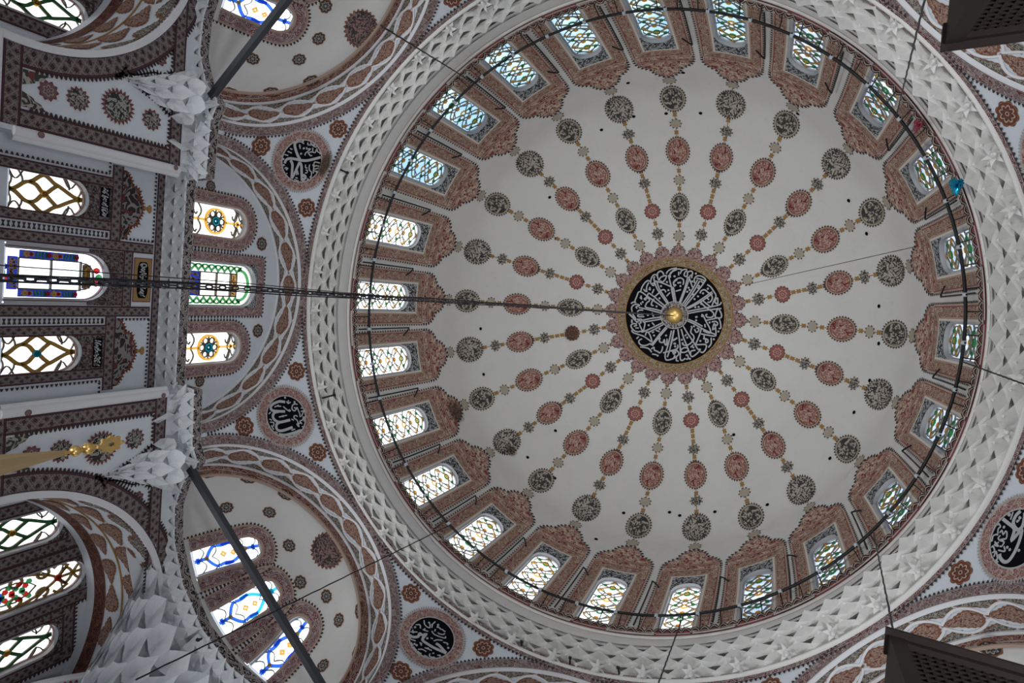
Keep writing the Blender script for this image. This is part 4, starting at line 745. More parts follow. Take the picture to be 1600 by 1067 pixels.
def leaf(mbe, mbf, f, s, w, L, W, sgn, half=None, d=.012):
    """painted teardrop on an arch soffit: s along, w across; half = 'lo'/'hi' clips at the edge"""
    n = 40; th = np.linspace(0, 2*PI, n + 1)
    for (mb, k, dd) in ((mbe, 1.0, d), (mbf, .86, d + .006)):
        x = np.cos(th); y = np.sin(th)*(1 - .5*x)*.92; y = np.sign(y)*np.abs(y)**1.0
        x = np.where(x > .55, .55 + (x - .55)*1.9, x)
        tooth = 1 + (.05*(((np.arange(n + 1) % 2) * 2 - 1)) if k == 1.0 else 0)
        xs = s + sgn*x*L/2*k*tooth; ys = w + y*W/2*k*tooth
        if half: ys = np.clip(ys, half[0], half[1])
        rr = np.linspace(0, 1, 4)[None]; cx, cy = s, w if not half else min(max(w, half[0]), half[1])
        G = f(cx + (xs - cx)[:, None]*rr, cy + (ys - cy)[:, None]*rr, dd)
        mb.grid(G, np.stack([(rr*x[:, None])*1.3, (rr*y[:, None])*1.3], -1))
def arch_parts(az, depth, label, kind_):
    n = dirs(az); t = np.cross(-n, (0, 0, 1.)); rin = 2.965; a_in = A0 + .062
    w_ = empty('trim_%d' % (3 + az), label=label, cat='arch', kind='structure')
    pb = pend_border(az); full = [(0, 0), (3*PI, 0)]
    mb = MB(); strip(mb, pb, full, -.02, .16, .02, 2, usc=.17, step=.12); mb.build('arch_border', m_grey, w_)
    mb = MB(); teeth(mb, pb, [(.2, -.03), (3*PI - .2, -.03)], 0, -.05, .083, .022); mb.build('dentil_edge', m_dark, w_)
    def sof(s, w, d=0.0):             # s metres along the arc, w metres into the wall
        s, w, d = np.broadcast_arrays(np.asarray(s, float), np.asarray(w, float), np.asarray(d, float)); th = s/rin
        return np.array((0, 0, Z0)) + (a_in + w)[..., None]*n + (rin - d - w*.18)[..., None]*(-np.cos(th)[..., None]*t + np.sin(th)[..., None]*np.array((0, 0, 1.)))
    TL = PI*rin; ext = .35
    mb = MB(); U, W = np.meshgrid(np.linspace(-ext, TL + ext, 70), np.linspace(-.02, depth, 5), indexing='ij'); mb.grid(sof(U, W)); mb.build('soffit', m_wall, w_)
    mb = MB(); mould = [(-ext, .045), (TL + ext, .045)]
    bar(mb, sof, mould, .10, -.01, .035, .12); bar(mb, sof, [(-ext, depth - .03), (TL + ext, depth - .03)], .05, -.01, .03, .12); mb.build('white_moulding', m_mould, w_)
    # interlaced leaves
    e, fr, fd = MB(), MB(), MB(); k = 11; lo, hi = .11, depth - .07; mid = (lo + hi)/2; H = hi - lo
    for i in range(k):
        s = (i + .5)*TL/k; sg = 1 if s < TL/2 else -1
        leaf(e, fr, sof, s, mid, TL/k*.80, H*.60, sg)
    for i in range(k + 1):
        s = i*TL/k; sg = 1 if s < TL/2 else -1
        leaf(e, fd, sof, s, lo, TL/k*.80, H*.50, sg, (lo, hi)); leaf(e, fd, sof, s, hi, TL/k*.80, H*.50, sg, (lo, hi))
    e.build('leaf_outlines', m_leafedge, w_); fr.build('rose_leaves', m_leafred, w_); fd.build('dark_leaves', m_leafdark, w_)
    mb = MB()
    for ph in (0, 1):
        xs = np.linspace(0, TL, 160); ys = mid + (1 if ph else -1)*H*(.03 + .37*np.abs(np.sin(xs*PI*k/TL))**.75)
        bar(mb, sof, list(zip(xs, ys)), .04, 0, .03, 1)
    mb.build('interlace', m_mould, w_)
    return w_, sof, rin, a_in
for az in range(8):
    nm = ['qibla', 'upper exedra next to the qibla side', 'top side', 'upper exedra on the far side', 'far side', 'lower exedra on the far side', 'bottom side', 'lower exedra next to the qibla side'][az]
    arch_parts(az, .665 if az % 2 == 0 else .665, 'broad white arch painted with teardrop leaves over the %s' % nm, az)

# ---------------------------------------------------------------- exedra half domes
EHW, EHD, EHZ = 2.72, 1.95, 2.62
eprof = Prof([(EHW*math.cos(a), EHZ*math.sin(a)) for a in np.linspace(-.12, PI/2, 90)])
EL0 = float(np.interp(0, eprof.p[:, 1], eprof.L))
def exedra(az, label):
    n = dirs(az); an = math.atan2(n[1], n[0]); C = n*8.28 + np.array((0, 0, Z0)); ex = (an, EHD/EHW)
    w_ = empty('wall_exedra_%d' % az, label=label, cat='half dome', kind='structure')
    def pt(T, L):
        r, z, _, _ = eprof.at(L); P = np.stack([r*np.cos(T), r*np.sin(T), z], -1)
        v = np.array((math.cos(an), math.sin(an), 0.)); return P + (P @ v)[..., None]*(EHD/EHW - 1)*v + C
    T, L = np.meshgrid(an + np.linspace(-PI/2, PI/2, 120), np.linspace(0, eprof.L[-1] - .001, 60), indexing='ij')
    # window axes: the stretched ellipse angle
    wa = []
    for deg in (-30, 0, 30):
        wa.append(an + math.radians(deg))
    hw = .295; y0, ys, rise = .50, 1.70, .34
    def keep(T, L):
        k = np.ones(T.shape, bool)
        for a in wa:
            r, _, _, _ = eprof.at(L); k &= ~((np.abs(T - a)*r < hw + .05) & (L > EL0 + y0 - .04) & (L < EL0 + ys + rise*.75))
        return k
    shell('half_dome', pt, T, L, keep, m_plaster2, w_)
    for i, a in enumerate(wa):
        ch = rev_chart(eprof, a, EL0, C, ex, wp=0)
        ww = window(ch, hw, y0, ys, rise, .14, g_white, tr_blue(hw, y0, ys + rise, 'tracery_cyan' if i % 2 else 'tracery_blue'), 'small arched window with blue glass tracery in the half dome %s' % label.split(' dome ')[-1], 'blue-traced windows of the exedra half domes', fine=.1)
        mb = MB(); o = arch_pts(hw, y0 - .05, ys, rise); strip(mb, ch, o, .0, .06, .012, step=.1); strip(mb, ch, o, .30, .335, .012, step=.1); mb.build('border_line', m_rosl, ww)
        mb = MB(); strip(mb, ch, o, .05, .31, .011, 2, usc=.26, step=.1); mb.build('painted_border', m_grey2, ww)
        mb = MB(); teeth(mb, ch, arch_pts(hw, y0 - .2, ys, rise), .335, .06, .09, .012); mb.build('dentil_edge', m_dark, ww)
    ch0 = rev_chart(eprof, an, EL0, C, ex, wp=0)
    ro = MB()
    for deg, L_ in ((59, 1.30), (59, 2.3), (27, 2.72), (-8, 2.55), (-38, 2.75), (-59, 2.35), (-59, 1.3), (16, 1.95), (-14, 1.95)):
        if abs(deg) in (16, 14): continue
        chx = rev_chart(eprof, an + math.radians(deg), EL0, C, ex, wp=0); disc(ro, chx, 0, L_, .17, shape=star_shape(8, .16), n=48, rings=1)
    ro.build('rosettes', m_rosd, w_)
    # half rosettes along the rim, and the large one at the crown
    hr = MB(); sr = eprof.at(EL0 + 1)[0]
    for sg in (1, -1):
        for L_ in (.62, 1.55, 2.5):
            chx = rev_chart(eprof, an + sg*math.radians(86), EL0, C, ex, wp=0); disc(hr, chx, 0, L_, .21, shape=star_shape(8, .15), n=40, rings=1, d=.012)
    hr.build('rim_rosettes', m_rosd, w_)
    mb = MB(); chx = rev_chart(eprof, an + math.radians(0), EL0, C, ex, wp=0); disc(mb, chx, 0, 3.66, .48, .48, tooth_shape(28, .1), n=112, rings=3); mb.build('crown_medallion', m_crownmed, w_)
    # face ring between soffit and half dome
    def face(x, y, d=0.0):
        x, y, d = np.broadcast_arrays(np.asarray(x, float), np.asarray(y, float), np.asarray(d, float)); th = x/2.7; r = 2.86 - y; t = np.cross(-n, (0, 0, 1.))
        return np.array((0, 0, Z0)) + (8.30 - d)[..., None]*n + r[..., None]*(-np.cos(th)[..., None]*t + np.sin(th)[..., None]*np.array((0, 0, 1.)))
    mb = MB(); strip(mb, face, [(-.3, 0), (2.7*PI + .3, 0)], 0, .27, 0, 2, usc=.25); mb.build('rim_border', m_red, w_)
    mb = MB(); bar(mb, face, [(-.3, .275), (2.7*PI + .3, .275)], .035, -.03, .03); mb.build('rim_line', m_rosl, w_)
m_plaster2 = plaster('half_dome_plaster', (.60, .585, .57), (.45, .43, .42))
m_grey2 = scroll_band('vine_border_wine', (.22, .15, .15), (.20, .05, .06), (.42, .33, .32), (.08, .03, .04), (.33, .22, .22), (.2, .05, .06), (.16, .05, .06))
m_crownmed = polar('crown_medallion', [(0, (.24, .15, .14)), (.9, (.2, .08, .05))], blob=(.5, (.045, .04, .04)), scale=5.5)
for az, lab in ((1, 'white half dome of the upper exedra next to the qibla wall'), (7, 'white half dome of the lower exedra next to the qibla wall'), (3, 'white half dome of the upper exedra by the wooden lattice'), (5, 'white half dome of the lower exedra by the wooden lattice')):
    exedra(az, lab)

# ---------------------------------------------------------------- lunette walls inside the four cardinal arches
def wall_cut(name, ch, x0, x1, y0, y1, inside, holes, mat, parent=None, step=.09, **kw):
    X_, Y_ = np.meshgrid(np.arange(x0, x1 + step, step), np.arange(y0, y1 + step, step), indexing='ij')
    def keep(x, y):
        k = inside(x, y) if inside is not None else np.ones(x.shape, bool)
        for (a, b, c, d) in holes: k &= ~((x > a) & (x < b) & (y > c) & (y < d))
        return k
    return shell(name, lambda a, b: ch(a, b), X_, Y_, keep, mat, parent, **kw)
def lunette(az):
    n = dirs(az); ch = plane_chart(n*8.30 + np.array((0, 0, 0)), -n)
    w_ = empty('wall_lunette_%d' % az, label=['lunette wall with three windows inside the qibla arch', '', 'lunette wall inside the arch at the top side', '', 'lunette wall on the far side', '', 'lunette wall inside the arch at the bottom side'][az], cat='lunette', kind='structure')
    S_ = .345; ys_ = -2.79; yb = -4.08
    holes = [(-1.40 - S_ - .05, -1.40 + S_ + .05, yb, ys_ + S_*.8), (1.42 - S_ - .05, 1.42 + S_ + .05, yb, ys_ + S_*.8), (-.53, .53, yb, -2.2)]
    wall_cut('lunette_face', ch, -3, 3, -4.27, -1.2, lambda x, y: (x**2 + (y - Z0)**2 < 2.95**2) | (y < Z0), holes, m_wall, w_)
    for cx in (-1.40, 1.42):
        c = (lambda cx: (lambda x, y, d=0.0: ch(np.asarray(x) + cx, y, d)))(cx)
        ww = window(c, S_, yb, ys_, S_, .16, g_cream, tr_round(S_, yb, ys_ + S_), 'arched lunette window with a gold circle in its glass, %s of the green-edged window' % ('above' if cx < 0 else 'below'), 'side windows of the lunettes')
        o = arch_pts(S_, yb, ys_, S_)
        mb = MB(); strip(mb, c, o, .0, .04, .013, step=.1); strip(mb, c, o, .235, .26, .013, step=.1); mb.build('border_line', m_rosl, ww)
        mb = MB(); strip(mb, c, o, .035, .24, .012, 2, usc=.2, step=.1); mb.build('painted_border', m_grey2, ww)
        mb = MB(); teeth(mb, c, o, .26, .055, .088); mb.build('dentil_edge', m_dark, ww)
    hw = .475; ys_c = -2.42; rise = .36; yt = ys_c + rise
    ww = window(ch, hw, yb, ys_c, rise, .16, g_cream, [], 'middle lunette window edged with green wavy glass and gold script panels', None)
    def pn(nm, x0, x1, y0, y1, mt, dd=.05):
        mb = MB(); mb.grid(ch(*np.meshgrid(np.linspace(x0, x1, 3), np.linspace(y0, y1, 3), indexing='ij'), -.16 + dd)); mb.build(nm, mt, ww)
    mb = MB()
    for s in (1, -1):
        for q_ in (0, 1): bar(mb, ch, [(s*(.30 + .13*abs(math.sin(PI*j/8 + q_*PI/2))), yb + .1 + j*.045) for j in range(36)], .035, -.16, -.12, 1)
    bar(mb, ch, clipline(arch_pts(.34, ys_c - .1, ys_c, .24), hw, yb, ys_c, rise), .06, -.16, -.12)
    mb.build('green_tracery', c_green, ww)
    mb = MB()
    for pth in ([(-.26, yb + .5), (-.26, -2.55), (.26, -2.55), (.26, yb + .5), (-.26, yb + .5)], [(-.26, -3.12), (.26, -3.12)], [(-.26, -2.72), (.26, -2.72)]): bar(mb, ch, pth, .03, -.16, -.11)
    mb.build('tracery', c_lead, ww)
    pn('script_panel', -.27, .27, yb + .17, yb + .5, c_navy, .04); pn('script_panel', -.25, .25, -2.72, -2.55, c_gtan, .04)
    mb = MB()
    for l in squig(-.25, .25, yb + .19, yb + .48, False, 1, 3): bar(mb, ch, l, .028, -.12, -.10)
    for l in squig(-.22, .22, -2.71, -2.57, False, 1, 4): bar(mb, ch, l, .018, -.12, -.10)
    mb.build('gold_script', c_gold, ww)
    mb = MB(); spandrel(mb, ch, hw + .04, yt + .03, hw, ys_c, rise); mb.build('spandrel_panel', m_spand, ww)
    mb = MB(); strip(mb, ch, rect_path(hw + .03, yb, yt + .03), 0, .19, .012, 2, usc=.19); mb.build('painted_border', m_grey2, ww)
    mb = MB(); teeth(mb, ch, rect_path(hw + .22, yb, yt + .22), 0, .055, .088); mb.build('dentil_edge', m_dark, ww)
    mb = MB()
    for x, y, r in ((-1.03, -1.97, .17), (1.06, -1.93, .17), (-2.12, -3.55, .13), (2.14, -3.55, .13)): disc(mb, ch, x, y, r, shape=star_shape(8, .16), n=40, rings=1)
    mb.build('rosettes', m_rosd, w_)
for az in (0, 2, 4, 6): lunette(az)
# damp stains on the painted plaster
def stain_mat():
    m = bpy.data.materials.new('damp_stain'); m.use_nodes = True; nt = m.node_tree; nt.nodes.clear()
    M = Mat.__new__(Mat); M.m = m; M.nt = nt; uvn = nt.nodes.new('ShaderNodeUVMap'); uvn.uv_map = 'uv'; M.uvs = uvn.outputs[0]
    sp_ = nt.nodes.new('ShaderNodeSeparateXYZ'); nt.links.new(M.uvs, sp_.inputs[0]); u, v = X(nt, sp_.outputs[0]), X(nt, sp_.outputs[1])
    r = (u*u + v*v).sqrt(); n = M.noise(2.6, 4); f = ((1 - r) * 1.6 + (n - .5) * 2.2).max(0).min(.6)
    out = nt.nodes.new('ShaderNodeOutputMaterial'); df = nt.nodes.new('ShaderNodeBsdfDiffuse'); df.inputs[0].default_value = (.075, .055, .035, 1); tr = nt.nodes.new('ShaderNodeBsdfTransparent'); mx = nt.nodes.new('ShaderNodeMixShader')
    nt.links.new(f.s, mx.inputs[0]); nt.links.new(tr.outputs[0], mx.inputs[1]); nt.links.new(df.outputs[0], mx.inputs[2]); nt.links.new(mx.outputs[0], out.inputs[0]); return m
m_stain = stain_mat()
for chx, x, y, rx, ry in ((rev_chart(DOME, az_of(22), 0), .12, 4.05, .42, .36), (pend_chart(0), -.12, 2.84, .36, .17), (rev_chart(DOME, az_of(23), 0), 0, 9.45, .3, .3), (rev_chart(DOME, az_of(21), 0), .3, 5.4, .25, .2)):
    mb = MB(); disc(mb, chx, x, y, rx, ry, n=32, rings=4, d=.045); mb.build('damp_stain', m_stain, dome)

# ---------------------------------------------------------------- belt cornice at the springing (one octant, mirrored round)
OCT = [(8.00, 0), (8.00, 2.10), (7.50, 2.14), (7.46, 3.25), (7.28, 3.62), (7.62, 3.98), (7.84, 4.6), (7.80, 5.3), (7.50, 6.15), (6.93, 6.93)]
def quarter(q_):
    """plan polyline of the belt from the diagonal on one side of a cardinal wall to the diagonal on the other"""
    h = [(-x, y) for x, y in OCT]; full = [(x, -y) for x, y in h[::-1]][:-1] + h
    c, s = [(1, 0), (0, 1), (-1, 0), (0, -1)][q_]
    return [(x*c - y*s, x*s + y*c) for x, y in full]
def belt_chart(path):
    p = dense(path, .16); m = offsets(p); u = np.concatenate([[0], np.cumsum(np.hypot(*np.diff(p, axis=0).T))])
    def f(x, z, d=0.0):                # x along, z height, d out into the room from the fascia line
        x, z, d = np.broadcast_arrays(np.asarray(x, float), np.asarray(z, float), np.asarray(d, float))
        i = lambda a: np.interp(x, u, a)
        return np.stack([i(p[:, 0]) + d*i(m[:, 0])*SGN[0], i(p[:, 1]) + d*i(m[:, 1])*SGN[0], z], -1)
    return f, u[-1], u
SGN = [1]
for q_ in range(4):
    path = quarter(q_); f, TL, us = belt_chart(path)
    # which side is the room: test
    P1 = f(np.array(TL/2), -4.3, .5); P0 = f(np.array(TL/2), -4.3, 0.0)
    SG = 1 if np.hypot(*P1[:2]) < np.hypot(*P0[:2]) else -1
    def F(x, z, d=0.0, f=f, SG=SG): return f(x, z, np.asarray(d, float)*SG)
    w_ = tag(empty('trim_%d' % (11 + q_)), 'belt cornice with black scroll fascia and white stalactites %s' % ['on the qibla side', 'along the top side', 'on the far side', 'along the bottom side'][q_], 'cornice', kind='structure')
    mb = MB(); U = np.linspace(0, TL, int(TL/.12)); G = np.meshgrid(U, [0, 1], indexing='ij')
    mb.grid(F(G[0], -4.20 - .22*G[1], 0.0), np.stack([G[0]/.24, 1 - G[1]], -1)); mb.build('scroll_fascia', m_bw, w_)
    mb = MB()
    for (z0, d0, z1, d1) in ((-4.20, 0, -4.19, -1.6), (-4.42, 0, -4.44, .03), (-4.44, .03, -4.47, .02), (-4.47, .02, -4.47, -.05)):
        mb.grid(F(G[0], z0 + (z1 - z0)*G[1], d0 + (d1 - d0)*G[1]))
    mb.build('cornice_shelf', m_stucco2, w_)
    mb = MB(); CLOSED[0] = False
    zb = lambda x: np.where(np.abs(x - TL/2) < 2.12, -4.53, -4.68)
    muq2(mb, lambda u, s, d: F(u*TL, zb(u*TL) + (-4.46 - zb(u*TL))*s - .5*d, -.46 + .46*s + d*.6), int(TL/.27), 2, .085); mb.build('niches', m_stucco2, w_, smooth=False)
    mb = MB(); mb.grid(F(G[0], zb(G[0]) + .03 + .2*G[1], -.52 + .40*G[1])); mb.grid(F(G[0], zb(G[0]) - .32 + .36*G[1], -.64 + .13*G[1])); mb.build('backing', m_stucco2, w_); CLOSED[0] = True

# ---------------------------------------------------------------- lower walls of the side facing us and its mirror image
def grid_patch(mb, ch, x0, x1, y0, y1, d, nx=2, ny=2):
    X_, Y_ = np.meshgrid(np.linspace(x0, x1, nx), np.linspace(y0, y1, ny), indexing='ij'); mb.grid(ch(X_, Y_, d), np.stack([X_, Y_], -1))
XQ, XF, XR = 8.50, 7.90, 9.65
for side_n, (n, nm) in enumerate((((1, 0, 0), 'qibla'), ((0, -1, 0), 'bottom'), ((0, 1, 0), 'top'))):
    n = np.array(n, float); qw = plane_chart(-n*XQ, n); fw = plane_chart(-n*XF, n); rw = plane_chart(-n*XR, n)
    # --- recessed middle wall
    holes = [(-1.40, -.98, -9.2, -6.15), (-1.72, -.98, -7.42, -6.12), (.98, 1.76, -7.42, -6.12), (-.47, .47, -7.42, -5.75)]
    wq = wall_cut('wall_%s' % nm, qw, -2.6, 2.6, -9.0, -4.35, None, holes[1:] if nm == 'qibla' else [], m_wall, step=.1, label='white recessed wall with three stained-glass windows and lattice borders' if nm == 'qibla' else 'plain recessed wall beside the hall at the %s' % nm, cat='wall', kind='structure')
    wf = empty('wall_%s_flanks' % nm, kind='structure', cat='wall', label='side wall panels with side arches flanking the %s wall' % nm)
    for s in (1, -1):
        c2 = (0, 0)
        CY, CZ, RR = 6.68*s, -7.65, 3.03
        wall_cut('flank_face', fw, 2.25*s if s > 0 else -8.4, 8.4 if s > 0 else -2.25, -9.0, -4.5, lambda x, y: ~(((x - CY)**2 + (y - CZ)**2 < (RR - .0)**2) | ((abs(x - CY) < RR) & (y < CZ))), [], m_wall, wf, step=.06)
        F_ = (lambda s: (lambda x, y, d=0.0: fw(np.asarray(x)*s, y, d)))(s)
        mb = MB()
        grid_patch(mb, F_, 2.26, 2.30, -9, -4.5, .01); mb.build('edge_fillet', m_mould, wf)
        # panel borders
        mb = MB(); arcp = [(6.68 - 3.27*math.cos(a), CZ + 3.27*math.sin(a)) for a in np.linspace(.0, PI*.62, 34)]
        strip(mb, F_, arcp, -.18, .19, .013, 2, usc=.3, step=1); strip(mb, F_, [(2.445, -7.62), (2.445, -4.74)], -.14, .14, .012, 2, usc=.28)
        strip(mb, F_, [(2.3, -4.83), (5.6, -4.83)], -.13, .13, .016, 2, usc=.28); strip(mb, F_, [(3.6, -7.76), (2.3, -7.76)], -.14, .14, .017, 2, usc=.28)
        mb.build('lattice_border', m_lat, wf)
        mb = MB(); ins = [(3.17, -7.52), (2.62, -7.52)] + [(2.60, -7.6), (2.60, -5.0), (3.22, -5.0)]
        teeth(mb, F_, [(2.585, -5.0), (2.585, -7.5)], 0, .06, .075, frac=.95); teeth(mb, F_, [(3.15, -4.96), (2.60, -4.96)], 0, .06, .075, frac=.95); teeth(mb, F_, [(6.2, -4.96), (4.12, -4.96)], 0, .06, .075, frac=.95)
        teeth(mb, F_, [(6.68 - 3.455*math.cos(a), CZ + 3.455*math.sin(a)) for a in np.linspace(.06, PI*.5, 30)], 0, .06, .075, frac=.95); mb.build('dentil_edge', m_dark, wf)
        mb = MB()
        pts = [(2.60, -7.60), (2.60, -7.05)] ; 
        for (cx, sx) in ((2.62, 1), (3.20, -1)):
            for (w_c, h_c) in ((.24, .40),):
                xs = np.linspace(0, w_c, 8)
                yy = -7.6 + h_c*(1 - xs/w_c)**.8 + .03*np.cos(xs*70)
                P = np.stack([np.stack([cx + sx*xs, -7.61 + 0*xs], -1), np.stack([cx + sx*xs, yy], -1)], 1)
                mb.grid(F_(P[..., 0], P[..., 1], .013), P*1.6)
        mb.build('corner_leaf', m_leafdark, wf)
        for (x, y, r, mt, k) in ((2.98, -7.22, .155, 'rosette_red', 10), (3.0, -6.74, .19, 'panel_medallion', 14), (3.08, -6.03, .30, 'panel_medallion', 24), (3.03, -5.36, .19, 'panel_medallion', 12), (4.22, -5.25, .14, 'rosette_red', 8)):
            mb = MB(); disc(mb, F_, x, y, r, shape=tooth_shape(k, .16), n=k*4, rings=2); mb.build('painted_medallion', MATS[mt], wf)
        # outline of the corbel
        co = [(3.58, -6.12), (3.62, -6.0), (3.72, -5.98), (3.62, -5.85), (3.66, -5.78), (3.50, -5.55), (3.44, -5.35), (3.38, -5.2), (3.25, -5.05), (3.18, -4.75)]
        co2 = [(4.06, -4.75), (4.05, -5.0), (3.92, -5.12), (3.92, -5.35), (3.80, -5.6), (3.74, -5.72), (3.72, -5.85), (3.82, -5.93), (3.68, -6.0), (3.60, -6.12)]
        mb = MB(); strip(mb, F_, co, -.012, .012, .014, step=1); strip(mb, F_, co2, -.012, .012, .014, step=1); teeth(mb, F_, co, 0, .06, .07); teeth(mb, F_, co2, 0, .06, .07); teeth(mb, F_, co, 0, -.05, .07); teeth(mb, F_, co2, 0, -.05, .07); mb.build('corbel_outline', m_dark, wf)
        # pilaster and jamb between flank and middle wall
        mb = MB(); jb = [F_(2.25, z, 0) for z in (-9.2, -4.45)]; jq = [qw(2.25*s, z, 0) for z in (-9.2, -4.45)]; mb.poly([jb[0], jb[1], jq[1], jq[0]]); mb.build('jamb', m_wall, wf)
        mb = MB(); th = np.linspace(-.4, PI*.9, 8)
        for (z0, z1) in ((-7.72, -4.72),):
            P = np.array([[F_(2.22 + .085*math.cos(a), z, .0 + .085*math.sin(a)) for a in th] for z in (z0, z0 + .001, z1)]); mb.grid(P); mb.poly(P[0])
            P = np.array([[F_(2.13 + .06*math.cos(a), z, -.02 + .06*math.sin(a)) for a in th] for z in (z0, z1)]); mb.grid(P)
        mb.build('corner_moulding', m_mould, wf)
        mb = MB(); disc(mb, F_, 2.24, -7.35, .055, n=10, rings=1, d=.095); disc(mb, F_, 2.24, -4.85, .05, n=10, rings=1, d=.095); mb.build('moulding_rosettes', m_rosr, wf)
        # ledge below the panels
        mb = MB(); mb.grid(np.array([[F_(x, -7.98 + .07*math.sin(a), .0 + .09*math.cos(a)) for a in np.linspace(-PI/2, PI/2, 7)] for x in (2.28, 3.66)])); mb.build('ledge', m_mould, wf)
        mb = MB(); strip(mb, F_, [(3.6, -8.2), (2.3, -8.2)], -.12, .12, .012, 2, usc=.28); mb.build('lower_border', m_lat, wf)
        # --- side arch: soffit with leaves, dark rim, back wall with three windows
        def sof(x, y, d=0.0, s=s, n=n):
            x, y, d = np.broadcast_arrays(np.asarray(x, float), np.asarray(y, float), np.asarray(d, float)); th = x/2.9; r = 3.05 - y*.16 - d
            return fw(s*(6.68 - r*np.cos(th)), CZ + r*np.sin(th), -y)
        wr = empty('trim_%d' % (15 + side_n*2 + (s > 0)), label='side arch with a leaf-painted reveal in the flank of the %s wall, %s' % (nm, 'next to the gilded spire' if s > 0 and nm == 'qibla' else 'away from the gilded spire'), cat='arch', kind='structure')
        TL2 = PI*2.9
        mb = MB(); U, W = np.meshgrid(np.linspace(-1.2, TL2 + .4, 60), np.linspace(0, 1.75, 6), indexing='ij'); mb.grid(sof(U, W)); mb.build('reveal', m_wall, wr)
        rim = lambda x, y, d=0.0, s=s: fw(s*(6.68 - (3.05 - y)*np.cos(np.asarray(x)/3.0)), CZ + (3.05 - y)*np.sin(np.asarray(x)/3.0), d)
        mb = MB(); bar(mb, rim, [(-1.2, -.02), (9.6, -.02)], .12, 0, .05); mb.build('rim_moulding', m_mould, wr)
        e, fd, fr = MB(), MB(), MB(); kk = 13
        for i in range(kk):
            sx = (i + .5)*TL2/kk; leaf(e, fd, sof, sx, .12, .62, .50, 1 if sx < TL2/2 else -1, (.10, 1.5)); leaf(e, fr, sof, sx + TL2/kk/2, .62, .56, .46, 1 if sx < TL2/2 else -1)
            leaf(e, fr, sof, sx, 1.12, .50, .34, 1 if sx < TL2/2 else -1)
        e.build('leaf_outlines', m_leafedge, wr); fd.build('dark_leaves', m_leafdark, wr); fr.build('rose_leaves', m_leafred, wr)
        mb = MB(); teeth(mb, sof, [(0, .08), (TL2, .08)], 0, -.05, .09); mb.build('dentil_edge', m_dentred, wr)
        mb = MB(); strip(mb, sof, [(-1.2, 1.38), (TL2, 1.38)], -.11, .16, .012, 2, usc=.3); mb.build('dark_inner_border', m_wine, wr)
        mb = MB(); bar(mb, sof, [(-.8, .87), (TL2, .87)], .03, 0, .02); mb.build('interlace', m_gold, wr)
        WY = (4.95, 6.15, 7.28); tops = ((-5.42, .30), (-4.92, .36), (-5.42, .30))
        RW = (lambda s: (lambda x, y, d=0.0: rw(np.asarray(x)*s, y, d)))(s)
        hw = .31; hol = [(cy - hw - .04, cy + hw + .04, -8.4, tp - .12) for cy, (tp, _) in zip(WY, tops)]
        wall_cut('back_wall', RW, 3.4, 9.9, -9.0, -4.2, None, hol, m_wall, wr, step=.1)
        for i, (cy, (tp, rise)) in enumerate(zip(WY, tops)):
            c = (lambda cy, RW: (lambda x, y, d=0.0: RW(np.asarray(x) + cy, y, d)))(cy, RW)
            if i == 1: tr = tr_scroll(hw, -7.3, tp); col = 'gold scroll tracery around a coloured shield'
            else: tr = tr_ogee(hw, -7.1 - .0, tp, 'tracery_green', 'tracery_gold'); col = 'green ogee tracery'
            if nm != 'qibla': tr = []
            ww = window(c, hw, -8.3, tp - rise, rise, .16, g_cream, tr, 'side-chamber window with %s, %s of the three' % (col, ['nearest the qibla recess', 'middle', 'outermost'][i]), 'side chamber windows with %s' % col, paint=m_grey2)
            top = tp + .30
            mb = MB(); spandrel(mb, c, hw + .04, tp + .06, hw, tp - rise, rise); mb.build('spandrel_panel', m_leafdark2, ww)
            mb = MB(); strip(mb, c, rect_path(hw + .04, -8.3, tp + .06), 0, .255, .012 + .005*(i == 1), 2, usc=.255); mb.build('painted_border', m_lat, ww)
            mb = MB(); teeth(mb, c, rect_path(hw + .295, -8.3, tp + .315)[1:], 0, .05, .08); teeth(mb, c, rect_path(hw + .295, -6.2, tp + .315)[:2], 0, .05, .08); mb.build('dentil_edge', m_dark, ww)
    if nm != 'qibla': continue
    # --- painted frames and windows of the recessed qibla wall
    mb = MB()
    lay = [0]
    def band(pth, w_=.24): lay[0] += 1; strip(mb, qw, pth, -w_/2, w_/2, .010 + .0015*lay[0], 2, usc=.26)
    band([(-2.2, -4.56), (2.2, -4.56)], .22)
    for s in (1, -1):
        band([(s*2.14, -5.52), (s*.55, -5.52)] if s < 0 else [(.55, -5.52), (2.14, -5.52)], .22)
        band([(s*.63, -9.0), (s*.63, -4.7)], .20)
        band([(s*.98, -9.0), (s*.98, -5.62)], .19); band([(s*1.80, -9.0), (s*1.80, -5.62)], .19)
    mb.build('lattice_borders', m_lat, wq)
    mb = MB()
    for s in (1, -1):
        a = lambda p: [(x*s, y) for x, y in p]
        for pth, h in ((a([(.76, -9), (.76, -5.66), (.86, -5.66), (.86, -9)]), -.05*s), (a([(1.93, -9), (1.93, -5.66), (2.2, -5.66)]), -.05*s), (a([(.76, -5.40), (.76, -4.69), (2.18, -4.69)]), -.05*s)): teeth(mb, qw, pth, 0, h, .08)
    mb.build('dentil_edge', m_dark, wq)
